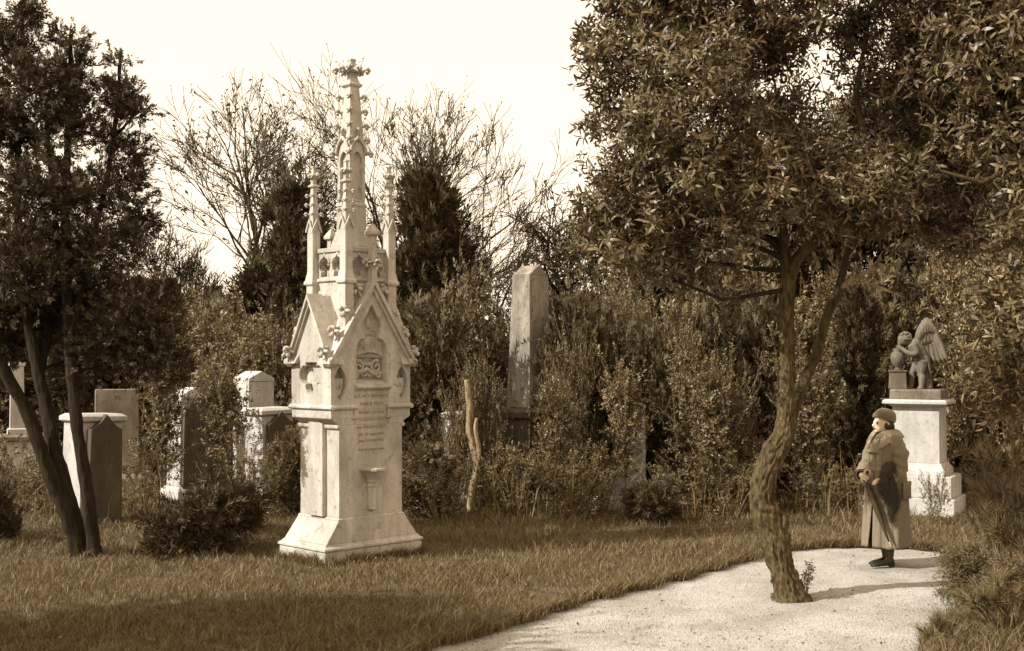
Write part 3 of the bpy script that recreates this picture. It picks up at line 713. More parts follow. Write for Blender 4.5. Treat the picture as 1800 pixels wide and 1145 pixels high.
for i in range(10):                                                     # loin cloth hanging down behind
    t = i / 9; cx = .03 + .075 * t; rings.append([(cx + (.115 - .045 * t) * math.cos(a_) * (1 + .10 * math.sin(5 * a_)), (.115 - .04 * t) * math.sin(a_) * (1 + .12 * math.sin(6 * a_ + 1)), .47 - .45 * t * (.25 + .75 * max(0, math.cos(a_)))) for a_ in [2 * math.pi * k / 24 for k in range(24)]])
b.loft(rings, False).build('drapery', M['statue'], st, True)
for side in (-1, 1):
    wg = empty('wing', (-.03, side * .045, .58)); wg.parent = st; wg.rotation_euler = (0, 0, R(-14 * side)); wg.scale = (1.2, 1, 1.05)
    for row, n_, l0, w0, y0 in ((0, 8, .50, .040, .0), (1, 7, .27, .040, -.016), (2, 7, .13, .040, -.03)):
        for i in range(n_):
            t = i / (n_ - 1); ang = R(-97 + 26 * t); l = l0 * (.55 + .45 * math.sin(math.pi * (.25 + .55 * t))) * (1.15 if t > .55 and row == 0 else 1)
            sx_ = .03 + .155 * t; sz_ = .30 * math.sin(math.pi * (.22 + .50 * t)) + .03
            dx, dz = math.cos(ang), math.sin(ang); rg = []
            for q, wq in ((-.12, .5), (.25, 1.0), (.6, 1.05), (.88, .8), (1.0, .22)):
                c_ = Vector((sx_ + dx * l * q, y0 * side * -1, sz_ + dz * l * q)); nrm = Vector((-dz, 0, dx)) * w0 * wq
                rg.append([tuple(c_ + nrm), tuple(c_ + Vector((0, -.013 * side, 0))), tuple(c_ - nrm), tuple(c_ + Vector((0, .013 * side, 0)))])
            MB().loft(rg).build('feather', M['statue'], wg, True)
    limb_b = MB(); limb(limb_b, [(0, 0, -.02), (.01, 0, .12), (.04, 0, .25), (.10, 0, .325), (.16, 0, .30), (.195, 0, .24)], [.035, .034, .034, .034, .03, .015]); limb_b.build('wing_arm', M['statue'], wg, True)
b = MB(); rg = []
for z, r_ in ((.26, .055), (.275, .06), (.29, .03), (.31, .04), (.36, .085), (.44, .10), (.50, .085), (.53, .05), (.55, .065), (.565, .06)):
    rg.append([(-.29 + r_ * math.cos(2 * math.pi * k / 20), .0 + r_ * math.sin(2 * math.pi * k / 20), z) for k in range(20)])
b.loft(rg).build('urn', M['statue'], st, True)
MB().stack([(.115, .10, 0), (.105, .09, .235), (.12, .105, .24), (.12, .105, .26)], -.29, 0).build('urn_block', M['statue'], st, bevel=.006)
# ---------------------------------------------------------------- plants
def rot_frames(ax, roll):
    ax = ax / (np.linalg.norm(ax, axis=1, keepdims=True) + 1e-9)
    ref = np.where(np.abs(ax[:, 2:3]) < 0.9, np.array([[0, 0, 1.0]]), np.array([[1.0, 0, 0]]))
    u = np.cross(ref, ax); u /= np.linalg.norm(u, axis=1, keepdims=True) + 1e-9
    w = np.cross(ax, u); c, s = np.cos(roll)[:, None], np.sin(roll)[:, None]
    return np.stack([u * c + w * s, w * c - u * s, ax], -1)

def scatter(T, pos, rot, sc):
    TV, TF = T; n = len(pos)
    V = np.einsum('nij,kj->nki', rot, TV) * np.asarray(sc).reshape(-1, 1, 1) + pos[:, None, :]
    F = TF[None] + (np.arange(n) * len(TV))[:, None, None]
    return V.reshape(-1, 3), F.reshape(-1, 3)

def leaf_shape(l, w, fold=0.25, droop=0.15):
    V = np.array([(0, 0, 0), (-w / 2, l * .48, w * fold), (0, l * .5, 0), (w / 2, l * .48, w * fold), (0, l, -droop * l)])
    return V, np.array([(0, 2, 1), (0, 3, 2), (1, 2, 4), (2, 3, 4)])

def long_leaf(l, w, curl=0.18):
    V = np.array([(0, 0, 0), (-w * .42, l * .3, w * .10), (w * .42, l * .3, w * .10), (-w * .46, l * .68, -curl * l * .35), (w * .46, l * .68, -curl * l * .35), (0, l, -curl * l)])
    return V, np.array([(0, 2, 1), (1, 2, 4), (1, 4, 3), (3, 4, 5)])

def flat_leaf(l, w):
    return np.array([(0, 0, 0), (-w / 2, l * .5, w * .12), (w / 2, l * .5, w * .12), (0, l, -.1 * l)]), np.array([(0, 2, 1), (1, 2, 3)])

def sprig(leaf, n, length, tilt0, tilt1, seed, size_var=0.3):
    r = random.Random(seed); Vs = []; Fs = []; k = 0
    for i in range(n):
        t = i / max(1, n - 1); az = i * 2.39996 + r.uniform(-.3, .3); tilt = R(tilt0 + (tilt1 - tilt0) * t + r.uniform(-12, 12))
        s = 1 + r.uniform(-size_var, size_var)
        m = Matrix.Translation((0, 0, length * t)) @ Matrix.Rotation(az, 4, 'Z') @ Matrix.Rotation(math.pi / 2 - tilt, 4, 'X') @ Matrix.Rotation(r.uniform(-.5, .5), 4, 'Y')
        V = np.array([(m @ (Vector(v) * s))[:] for v in leaf[0]]); Vs.append(V); Fs.append(leaf[1] + k); k += len(V)
    return np.concatenate(Vs), np.concatenate(Fs)

def fan(n, l, w, seed, flat=0.25):
    """a feathery conifer spray along +Z"""
    r = random.Random(seed); Vs = []; Fs = []; k = 0
    for i in range(n):
        t = i / n; side = 1 if i % 2 else -1
        a = side * R(r.uniform(18, 50)); b = R(r.uniform(-60, 60)) * flat * 2
        L_ = l * (.6 - .25 * abs(t - .35)) * r.uniform(.7, 1.2); m = Matrix.Translation((0, 0, l * t * .75)) @ Matrix.Rotation(a, 4, 'Y') @ Matrix.Rotation(b, 4, 'X')
        V = np.array([(m @ Vector(v))[:] for v in ((0, 0, 0), (w * .8, w * .3, L_ * .55), (0, 0, L_), (-w * .8, -w * .3, L_ * .5))])
        Vs.append(V); Fs.append(np.array([(0, 1, 3), (3, 1, 2)]) + k); k += 4
    return np.concatenate(Vs), np.concatenate(Fs)

def crown_points(ells, n, per=22, spread=0.22, up=0.35, rand=0.7, shell=0.45):
    """points gathered in clumps through ellipsoids; returns points, axes, clump centres"""
    C = np.array([e[0] for e in ells], float); Rr = np.array([e[1] if hasattr(e[1], '__len__') else (e[1],) * 3 for e in ells], float)
    wgt = (Rr.prod(1)) ** 0.75; wgt /= wgt.sum(); m = max(1, n // per)
    k = RS.choice(len(C), m, p=wgt); d = RS.randn(m, 3); d /= np.linalg.norm(d, axis=1, keepdims=True)
    rr = (shell + (1 - shell) * RS.rand(m)) ** 0.8
    cc = C[k] + d * Rr[k] * rr[:, None]
    sz = RS.rand(m) * .9 + .45
    j = RS.randint(0, m, n); off = RS.randn(n, 3) * spread * sz[j][:, None] * Rr[k[j]].mean(1, keepdims=True)
    P = cc[j] + off
    ax = (P - C[k[j]]) / Rr[k[j]].mean(1, keepdims=True) * .7 + off / (np.linalg.norm(off, axis=1, keepdims=True) + 1e-6) * .35 + np.array([0, 0, up]) + RS.randn(n, 3) * rand * .5
    return P, ax, cc, k

class Tubes:
    def __init__(s): s.V = []; s.F = []; s.n = 0
    def add(s, pts, rad, sides=5):
        r = np.array(tube_rings([Vector(p) for p in pts], rad, sides)).reshape(-1, 3); m = len(pts)
        i = np.arange(m - 1)[:, None] * sides; k = np.arange(sides)[None]; k2 = (k + 1) % sides
        s.F.append(np.stack([i + k, i + k2, i + sides + k2, i + sides + k], -1).reshape(-1, 4) + s.n)
        s.V.append(r); s.n += len(r)
    def mesh(s, name, mat): return np_mesh(name, np.concatenate(s.V), np.concatenate(s.F), mat, True)

def bent(a, b, k=4, amt=0.12, sag=0.0):
    a, b = Vector(a), Vector(b); L = (b - a).length; o = Vector((rnd.gauss(0, 1), rnd.gauss(0, 1), rnd.gauss(0, 1))) * amt * L
    return [a.lerp(b, t / k) + o * math.sin(math.pi * t / k) * (0.6 + 0.4 * rnd.random()) + Vector((0, 0, -sag * L * math.sin(math.pi * t / k))) for t in range(k + 1)]

def twigs_to(T, skel, skel_r, ells, cc, kidx, r_limb=0.03, r_twig=0.007, frac=0.6):
    """limbs from the nearest skeleton point to each leaf mass, thin twigs on to the clumps"""
    S_ = np.array([tuple(p) for p in skel]); starts = []
    for c, r_ in [(np.array(e[0]), e[1]) for e in ells]:
        d = np.linalg.norm(S_ - c, axis=1) + np.maximum(0, S_[:, 2] - c[2] + .15) * 1.5
        i = int(d.argmin()); pts = bent(S_[i], c, 6, .10); rr = min(r_limb, skel_r[i] * .8)
        T.add(pts, [rr * (1 - .7 * t / 6) for t in range(7)], 6); starts.append([p for p in pts])
    for c, k in zip(cc, kidx):
        if rnd.random() > frac: continue
        a = starts[k][rnd.choice((3, 4, 5, 6))]; pts = bent(a, c, 4, .12); T.add(pts, [r_twig * (1.3 - t * .25) for t in range(5)], 4)

LEAF = leaf_shape(1.0, .36)
SPR_BROAD = [sprig(long_leaf(.42 + .04 * s, .145, .12 + .06 * s), 9, 1.0, 70 + 4 * s, 28, s, .35) for s in (1, 2, 3, 4)]
SPR_SMALL = [sprig(flat_leaf(.42, .2), 10, .8, 75, 30, s) for s in (4, 5, 6)]
SPR_FAN = [fan(12, 1.0, .075, s) for s in (7, 8, 9)]
SPR_NEEDLE = [fan(16, 1.0, .045, s, .5) for s in (17, 18)]

def foliage(name, P, ax, templates, size, mat, var=0.35):
    Vs = []; Fs = []; k = 0; n = len(P); which = RS.randint(0, len(templates), n)
    for w, T in enumerate(templates):
        m = which == w
        if not m.any(): continue
        V, F = scatter(T, P[m], rot_frames(ax[m], RS.rand(m.sum()) * 6.28), size * (1 - var + 2 * var * RS.rand(m.sum())))
        Vs.append(V); Fs.append(F + k); k += len(V)
    return np_mesh(name, np.concatenate(Vs), np.concatenate(Fs), mat)

# ---- the crooked tree on the path
def rough_trunk(name, pts, rad, mat, parent, sides=40, m=14, ridge=0.16, seed=0.0, twist=0.35, burls=()):
    P, Q = smooth_path(pts, rad, m); rings = tube_rings(P, Q, sides); out = []; s = 0
    for i, ring in enumerate(rings):
        if i: s += (P[i] - P[i - 1]).length
        c = P[i]; o = []
        for k, v in enumerate(ring):
            v = Vector(v); d = v - c; a = 2 * math.pi * k / sides + s * twist
            n1 = noise.noise((math.cos(a) * 4.2, math.sin(a) * 4.2, s * 4.0 + seed)); n2 = noise.noise((math.cos(a) * 8, math.sin(a) * 8, s * 16 + seed)); n3 = noise.noise((math.cos(a) * 1.1, math.sin(a) * 1.1, s * 2.2 + 7 + seed))
            for bz, ba, bs in burls:
                n3 += bs * math.exp(-((v.z - bz) / .055) ** 2) * max(0, math.cos(2 * math.pi * k / sides - ba)) ** 3
            o.append(tuple(c + d * (1 + ridge * (1.0 * (0.35 - abs(n1) * 1.5) + 1.0 * n2 + .9 * n3))))
        out.append(o)
    return MB().loft(out).build(name, mat, parent, True), P, Q

TZ = 10.96
tree = empty('crooked_tree', at(1385, 1045, TZ), 0, 'crooked broadleaf evergreen tree with ridged bark growing on the gravel path', 'tree')
to = tree.location.copy()
def tp(px, py, dz=0.0): return at(px, py, TZ + dz) - to
trunk_px = [(1388, 1068, 42, 0), (1386, 1046, 30, 0), (1383, 1028, 25, 0), (1374, 1000, 21, 0), (1362, 955, 21, .02), (1347, 905, 21.5, .03), (1340, 865, 20.5, .02), (1346, 830, 18.5, 0), (1362, 795, 20, -.02), (1378, 762, 18, 0), (1382, 710, 14, .03), (1384, 620, 12.5, .05), (1383, 530, 12.5, .06), (1386, 480, 12.5, .06)]
trunk, TP, TQ = rough_trunk('trunk', [tp(x, y, d) for x, y, w, d in trunk_px], [w * TZ / FPX for x, y, w, d in trunk_px], M['bark'], tree, 64, 22, .25, burls=((.60, 0.3, 1.3), (.70, 2.2, 1.2), (.50, 4.0, 1.2), (.95, 5.0, .8), (.78, 3.6, 1.0)))
skel = list(TP[-20:]); skr = list(TQ[-20:])
for nm, pts in (('left_limb', [(1385, 492, 11, .06), (1378, 440, 9.5, .05), (1372, 380, 8.5, 0), (1352, 320, 7.5, -.1), (1330, 260, 7, -.2), (1312, 190, 5.5, -.3), (1300, 110, 4, -.3), (1292, 30, 2.5, -.3)]),
                ('right_limb', [(1387, 492, 12, .06), (1400, 458, 10.5, .05), (1440, 418, 9.5, 0), (1488, 384, 8.5, -.1), (1510, 330, 7.5, -.1), (1520, 250, 6.5, 0), (1505, 170, 5, .1), (1520, 80, 3.5, .2), (1530, 10, 2, .2)]),
                ('second_stem', [(1376, 772, 12, .06), (1394, 722, 11, .18), (1415, 668, 10, .3), (1438, 615, 9.5, .42), (1454, 555, 8.5, .5), (1474, 508, 7.5, .55), (1488, 450, 6, .6), (1506, 405, 5, .6), (1540, 340, 4, .7), (1580, 280, 2.5, .8)])):
    o, p_, q_ = rough_trunk(nm, [tp(x, y, d) for x, y, w, d in pts], [w * TZ / FPX for x, y, w, d in pts], M['bark_limb_shaded'], tree, 24, 8, .16, 3.0)
    o.name = 'limb'; skel += p_; skr += q_
T = Tubes()
for pts in ([(1474, 508, .55, 5), (1500, 490, .5, 4.5), (1528, 476, .45, 4), (1552, 466, .4, 2.5), (1585, 464, .35, 1.2)], [(1505, 490, .5, 4), (1545, 505, .45, 3), (1590, 523, .4, 1.4)], [(1528, 476, .45, 3), (1545, 455, .4, 1.6), (1552, 440, .4, 1)], [(1440, 470, .4, 3.5), (1430, 445, .3, 3), (1418, 425, .25, 1.8)]):
    T.add([tp(x, y, d) for x, y, d, w in pts], [w * TZ / FPX for x, y, d, w in pts], 7)
link('dead_branch', T.mesh('dead_branch', M['bark_pale']), tree)
stub_pts = [(1366, 952, 9), (1374, 936, 9.5), (1378, 918, 8.5), (1377, 904, 7)]
rough_trunk('branch_stub', [tp(x, y, -.02) for x, y, w in stub_pts], [w * TZ / FPX for x, y, w in stub_pts], M['bark'], tree, 16, 6, .3, 2.0)
def ells_px(lst, Z, org, jit=0.5):
    out = []
    for q in lst:
        x, y, r = q[:3]; d = q[3] if len(q) > 3 else rnd.uniform(-jit, jit); rr = r * Z / FPX
        out.append(((at(x, y, Z + d) - org)[:], (rr, rr * 1.0, rr * .82)))
    return out
main_ells = ells_px([(1085, 325, 78, -.2), (1045, 300, 45, -.3), (1055, 225, 55, 0), (1120, 180, 80, .4), (1110, 100, 80, -.2), (1060, 75, 42, 0), (1190, 50, 90, .3), (1170, 260, 85, -.5), (1190, 360, 85, .3), (1130, 410, 70, -.2), (1065, 395, 42, .2), (1250, 160, 95, -.7), (1270, 40, 85, -.2), (1265, 300, 85, -.6), (1262, 415, 66, -.3),
                     (1350, 80, 80, .3), (1350, 200, 80, .5), (1345, 315, 72, -.7), (1410, 20, 70, -.4), (1230, 450, 70, .3), (1160, 480, 50, .1), (1460, 310, 80, -.4), (1500, 60, 55, .5), (1540, 240, 80, .4), (1570, 130, 80, .3), (1560, 340, 85, -.3), (1620, 270, 80, .4), (1620, 380, 70, .5), (1400, 270, 55, .9), (1150, 20, 60, .6), (1080, 20, 30, 0),
                     (1180, -60, 100, 0), (1330, -70, 110, 0), (1480, -60, 110, 0), (1600, -20, 100, .3)], TZ, to)
P, ax, cc, kk = crown_points(main_ells, 10500, 24, .26, .05, 1.3, .15)
T = Tubes(); twigs_to(T, skel, skr, main_ells, cc, kk, .028, .006, .8); link('branches', T.mesh('branches', M['bark_dark']), tree)['kind'] = 'stuff'
link('crown', foliage('crown', P, ax, SPR_BROAD, .12, M['leaf'], .45), tree)
# a few shoots at the foot of the trunk
T = Tubes(); Pp = []
for i in range(7):
    b0 = tp(1408 + i * 2, 1042, -.02); b1 = b0 + Vector((rnd.uniform(-.02, .09), rnd.uniform(-.06, .04), rnd.uniform(.1, .26))); T.add(bent(b0, b1, 3), [.004, .004, .003, .002], 4); Pp += [b0.lerp(b1, t)[:] for t in (.4, .6, .8, 1)]
g = link('basal_shoot', T.mesh('basal_shoot', M['twig']), tree)
Pp = np.array(Pp); link('shoot_leaf', foliage('shoot_leaf', Pp, np.tile([0, 0, 1.0], (len(Pp), 1)) + RS.randn(len(Pp), 3) * .5, SPR_BROAD, .06, M['leaf']), g)

# ---- the forked juniper on the left
JZ = 13.1
jun = empty('forked_juniper', at(150, 978, JZ), 0, 'dark juniper tree with several leaning trunks from one root on the left', 'tree')
jo = jun.location.copy()
def jp(x, y, d=0.0): return at(x, y, JZ + d) - jo
jsk = []; jr = []
for pts in ([(140, 995, 17, 0), (137, 965, 14, 0), (116, 900, 13, 0), (85, 830, 12, -.05), (52, 735, 11, -.1), (12, 660, 10, -.2), (-40, 560, 8, -.3), (-90, 400, 6, -.4), (-110, 200, 4, -.4)],
            [(150, 995, 15, .04), (148, 965, 13, .04), (128, 900, 12, .06), (98, 800, 12, .1), (82, 720, 11, .15), (62, 630, 10, .2), (40, 500, 8, .2), (30, 330, 6, .2), (38, 150, 4, .2), (40, 20, 2, .2)],
            [(172, 993, 14, -.03), (166, 965, 12, -.03), (155, 880, 11, -.05), (138, 770, 10, -.08), (126, 660, 9.5, -.1), (120, 560, 8, 0), (115, 400, 6.5, 0), (120, 230, 5, .1), (125, 60, 2.5, .1)],
            [(124, 600, 6, -.1), (150, 470, 5.5, .2), (185, 330, 4.5, .3), (205, 200, 3.5, .3), (212, 90, 2, .3)],
            [(70, 660, 6.5, .2), (90, 560, 6, .5), (100, 420, 5, .7), (85, 260, 4, .8), (80, 120, 2.5, .8)],
            [(122, 620, 5.5, -.1), (180, 600, 4.5, -.3), (240, 590, 3.5, -.4), (310, 610, 2, -.5)]):
    o, p_, q_ = rough_trunk('trunk', [jp(x, y, d) for x, y, w, d in pts], [w * JZ / FPX for x, y, w, d in pts], M['bark_dark'], jun, 24, 9, .22, 9.0, .5); jsk += p_[len(p_) // 3:]; jr += q_[len(p_) // 3:]
j_ells = ells_px([(45, 25, 40, 0), (25, 90, 55, 0), (60, 150, 60, -.3), (125, 70, 36, 0), (120, 140, 55, .2), (130, 220, 65, 0), (212, 105, 32, .1), (205, 170, 42, .1), (235, 200, 30, 0), (210, 250, 52, .2), (235, 310, 36, .3), (190, 340, 60, 0), (30, 240, 70, .3), (60, 340, 75, -.3), (-40, 60, 60, 0), (-60, 200, 80, 0), (-60, 380, 90, .2),
                  (130, 340, 60, .5), (100, 440, 80, .6), (180, 430, 65, -.2), (240, 390, 36, .2), (30, 470, 80, -.5), (225, 480, 50, .2), (150, 530, 75, .6), (240, 560, 65, -.3), (280, 530, 42, 0), (70, 560, 70, .7), (10, 590, 60, .8), (200, 620, 60, .1), (265, 630, 58, -.3), (310, 600, 38, -.4), (300, 655, 34, -.5), (150, 625, 50, .7), (-30, 520, 80, .4)], JZ, jo, .6)
P, ax, cc, kk = crown_points(j_ells, 22000, 20, .25, .45, .9, .1)
T = Tubes(); twigs_to(T, jsk, jr, j_ells, cc, kk, .02, .005, .5); link('branches', T.mesh('branches', M['bark_dark']), jun)['kind'] = 'stuff'
link('crown', foliage('crown', P, ax, SPR_FAN, .09, M['needle_dark']), jun)

# ---- kinds of shrub and tree, one unit tall, copied to their places
def kind_mesh(name, ells, n, per, spread, T, size, mat, stems, stem_mat, up=.35, rand=.8, shell=.3, frac=.5, r_twig=.004, r_limb=.012, shoots=45):
    P, ax, cc, kk = crown_points(ells, n, per, spread, up, rand, shell)
    keep = P[:, 2] > .01; P, ax = P[keep], ax[keep]
    B = Tubes(); sk = []; sr = []
    if shoots:
        Ps = []; As = []; hi = P[P[:, 2] > .35]
        for i in range(shoots):
            a = Vector(hi[RS.randint(len(hi))]); d = Vector((a.x * 1.2 + rnd.gauss(0, .25), a.y * 1.2 + rnd.gauss(0, .25), rnd.uniform(.5, 1.1))).normalized(); e = a + d * rnd.uniform(.10, .30)
            pts = bent(a, e, 4, .08); B.add(pts, [r_twig * 1.2, r_twig, r_twig * .9, r_twig * .7, r_twig * .5], 3)
            for t in (.3, .55, .8, 1.0): Ps.append(a.lerp(e, t)[:]); As.append((d + Vector((rnd.gauss(0, .5), rnd.gauss(0, .5), .2)))[:])
        P = np.concatenate([P, np.array(Ps)]); ax = np.concatenate([ax, np.array(As)])
    for pts, rad in stems: B.add(pts, rad, 7); sk += [Vector(p) for p in pts]; sr += list(rad)
    twigs_to(B, sk, sr, ells, cc, kk, r_limb, r_twig, frac)
    return B.mesh(name + '_stems', stem_mat), foliage(name + '_crown', P, ax, T, size, mat)

def multi_stems(n, spread, h, r, seed):
    q = random.Random(seed); out = []
    for i in range(n):
        a = q.uniform(0, 6.28); b0 = Vector((math.cos(a) * .04, math.sin(a) * .04, -.03)); b1 = Vector((math.cos(a) * spread * q.random(), math.sin(a) * spread * q.random(), h * q.uniform(.7, 1)))
        out.append((bent(b0, b1, 6, .06), [r * (1 - .7 * t / 6) for t in range(7)]))
    return out
def blob_ells(n, rx, z0, z1, r, seed, cone=0.0):
    q = random.Random(seed); o = []
    for i in range(n):
        z = z0 + (z1 - z0) * (i + q.random()) / n; a = q.uniform(0, 6.28); k = rx * math.sqrt(q.random()) * (1 - cone * (z - z0) / (z1 - z0)); rr = r * q.uniform(.7, 1.25) * (1 - .6 * cone * (z - z0) / (z1 - z0))
        o.append(((math.cos(a) * k, math.sin(a) * k, z), (rr, rr, rr * .9)))
    return o
K = {}
K['leafy'] = [kind_mesh('leafy_shrub', blob_ells(16, .30, .10, .86, .16, s), 3600, 22, .40, SPR_SMALL, .050, M['leaf_small'], multi_stems(6, .22, .7, .012, s), M['twig'], r_limb=.007, r_twig=.0025, shell=.2) for s in (21, 22, 23)]
K['airy'] = [kind_mesh('airy_shrub', blob_ells(14, .30, .22, .92, .14, s), 1700, 12, .50, SPR_SMALL, .048, M['leaf_small'], multi_stems(11, .32, .95, .009, s), M['twig'], r_limb=.006, r_twig=.0025, shell=.15, frac=.9) for s in (31, 32)]
K['juniper'] = [kind_mesh('juniper_shrub', blob_ells(15, .24, .10, .90, .15, s, .35), 2600, 20, .40, SPR_FAN, .070, M['needle'] if s != 42 else M['needle_dark'], multi_stems(4, .12, .8, .014, s), M['bark_dark'], up=.8, r_limb=.007, r_twig=.0025, shell=.2) for s in (41, 42, 43)]
K['cypress'] = [kind_mesh('dark_conifer', blob_ells(20, .17, .06, .93, .12, s, .75), 3000, 22, .30, SPR_FAN, .06, M['needle_dark'], [([(0, 0, -.03), (0.01, 0, .4), (0, 0, .9)], [.02, .014, .004])], M['bark_dark'], up=1.0, r_limb=.005, r_twig=.002, shell=.2, frac=.3) for s in (51, 52)]
K['tall'] = [kind_mesh('tall_tree', blob_ells(24, .30, .22, .92, .13, s), 7600, 26, .28, SPR_SMALL, .033, M['leaf_dark'], [([(0, 0, -.02), (.015, 0, .2), (-.01, .01, .45), (.0, 0, .7)], [.026, .02, .014, .006])] + multi_stems(3, .2, .75, .012, s), M['bark_dark'], r_limb=.008, r_twig=.002, shell=.2) for s in (61, 62)]
K['low'] = [kind_mesh('low_bush', blob_ells(14, .52, .10, .60, .26, s), 2400, 20, .30, SPR_NEEDLE, .20, M['needle_dark'], multi_stems(6, .3, .5, .02, s), M['twig'], up=.4, r_limb=.01, r_twig=.004, shell=.3) for s in (71,)]
K['weedy'] = [kind_mesh('weedy_plant', blob_ells(10, .30, .10, .9, .16, s), 260, 5, .6, SPR_SMALL, .075, M['leaf_small'], multi_stems(22, .55, 1.0, .006, s), M['dry'], r_limb=.004, r_twig=.003, shell=.1, frac=1.0) for s in (81, 82)]
K['sapling'] = [kind_mesh('sapling', blob_ells(11, .13, .35, .95, .11, s), 560, 10, .40, SPR_SMALL, .055, M['leaf_small'], [([(0, 0, -.02), (.02, 0, .35), (-.01, .01, .7), (.01, 0, .97)], [.010, .008, .006, .002])], M['twig'], r_limb=.004, r_twig=.002, shell=.1, frac=1.0) for s in (91, 92)]
KN = {'leafy': ('leafy_shrub', 'shrub'), 'airy': ('airy_shrub', 'shrub'), 'juniper': ('juniper_shrub', 'shrub'), 'cypress': ('dark_conifer', 'conifer'), 'tall': ('tall_tree', 'tree'), 'low': ('low_bush', 'bush'), 'weedy': ('weedy_plant', 'plant'), 'sapling': ('sapling', 'sapling')}
cnt = {}
def plant(kind, px, Z, h, w, label, group=None, rz=None, X=None):
    """w: width of the plant in metres"""
    base_w = {'leafy': .86, 'airy': .86, 'juniper': .66, 'cypress': .52, 'tall': .84, 'low': 1.4, 'weedy': .9, 'sapling': .44}[kind]
    i = cnt.get(kind, 0); cnt[kind] = i + 1; st_, cr = K[kind][i % len(K[kind])]
    x = (px - 900) * Z / FPX if X is None else X
    r = empty(KN[kind][0], (x, Z, -.01), rnd.uniform(0, 6.28) if rz is None else rz, label, KN[kind][1], group)
    s = w / base_w; r.scale = (s, s, h)
    link('stem' if kind not in ('tall', 'cypress') else 'trunk', st_, r); link('crown', cr, r)
    return r
# ---- bare trees against the sky
def bare_tree(label, px, Z, height, seed, lean=0.0, levels=5, spread=34, first=0.35, bud=0.035, nbud=700, r0=0.10, gnarl=0.10, group='bare trees against the sky', width=1.0):
    q = random.Random(seed); T = Tubes(); tips = []
    root = empty('bare_tree', ((px - 900) * Z / FPX, Z, -.05), 0, label, 'tree', group)
    def grow(p, d, L, r, lev):
        k = 5 if lev < 3 else 4; pts = [p]; dd = d.copy()
        for i in range(k):
            dd = (dd + Vector((q.gauss(0, gnarl), q.gauss(0, gnarl), q.gauss(0, gnarl * .6) + .05 * (lev > 0)))).normalized(); pts.append(pts[-1] + dd * (L / k))
        T.add(pts, [max(.0066, r * (1 - .55 * i / k)) for i in range(k + 1)], 6 if lev < 2 else (4 if lev < 4 else 3))
        if lev >= levels: tips.append(pts[-1]); tips.append(pts[-2]); return
        n = 3 if lev == 0 else q.choice((3, 4, 4)) if lev < 3 else q.choice((3, 3, 4))
        for c in range(n):
            t = 1.0 if c == 0 else q.uniform(first, 1.0); i = min(k - 1, int(t * k)); s_ = pts[i].lerp(pts[i + 1], t * k - i)
            ang = R(q.uniform(.35, 1.0) * spread) * (.35 if c == 0 else 1); axis = dd.cross(Vector((q.gauss(0, 1), q.gauss(0, 1), q.gauss(0, 1)))).normalized()
            nd = Matrix.Rotation(ang, 3, axis) @ dd; nd.x *= width
            grow(s_, nd.normalized(), L * q.uniform(.55, .80), r * (.62 if c == 0 else .48), lev + 1)
    L0 = height * .30
    grow(Vector((0, 0, 0)), Vector((lean, 0, 1)).normalized(), L0, r0, 0)
    tr = T.mesh('trunk_and_twigs', M['twig_far'])
    zmax = max(v.co.z for v in tr.vertices); s = height / zmax
    link('trunk', tr, root); root.scale = (s, s, s)
    if nbud:
        tp_ = np.array([tips[q.randrange(len(tips))][:] for _ in range(nbud)]) + RS.randn(nbud, 3) * .05
        link('bud', foliage('bud', tp_, RS.randn(nbud, 3), [leaf_shape(1, .5)], bud, M['leaf_dark']), root)['kind'] = 'stuff'
    return root
bare_tree('bare tree with fanned upright limbs, left of the monument spire', 505, 31, 10.0, 12, .04, 6, 46, nbud=1500, r0=.14, bud=.09, width=1.25)
bare_tree('bare tree whose branches frame the monument spire on both sides', 680, 33, 11.2, 4, .02, 6, 44, nbud=1100, r0=.13, bud=.07, width=1.2)
bare_tree('low spreading bare tree with drooping twigs beside the dark juniper crown', 330, 30, 6.6, 9, -.15, 6, 46, nbud=500, r0=.09, gnarl=.14, bud=.04)
bare_tree('tall bare tree with dense fine twigs directly behind the spire', 590, 35, 11.0, 8, .0, 6, 46, nbud=900, r0=.12, bud=.06, width=1.25)
bare_tree('wide bare tree left of the obelisk top', 840, 30, 6.4, 41, .05, 6, 50, nbud=900, r0=.09, gnarl=.16, bud=.05, width=1.2)
bare_tree('bare tree leaning right behind the dark conifer, right of the spire', 770, 32, 7.9, 15, .12, 6, 42, nbud=700, r0=.09, bud=.045)
bare_tree('round gnarled bare tree above and behind the obelisk', 900, 28, 5.8, 23, .0, 6, 52, nbud=1600, r0=.10, gnarl=.22, bud=.06)
bare_tree('gnarled small bare tree between the obelisk and the crooked tree', 1005, 29, 5.0, 27, .05, 6, 50, nbud=1300, r0=.09, gnarl=.20, bud=.06)
bare_tree('thin bare tree low in front of the distant roof', 405, 34, 5.6, 33, .1, 6, 42, nbud=300, r0=.07, bud=.04)

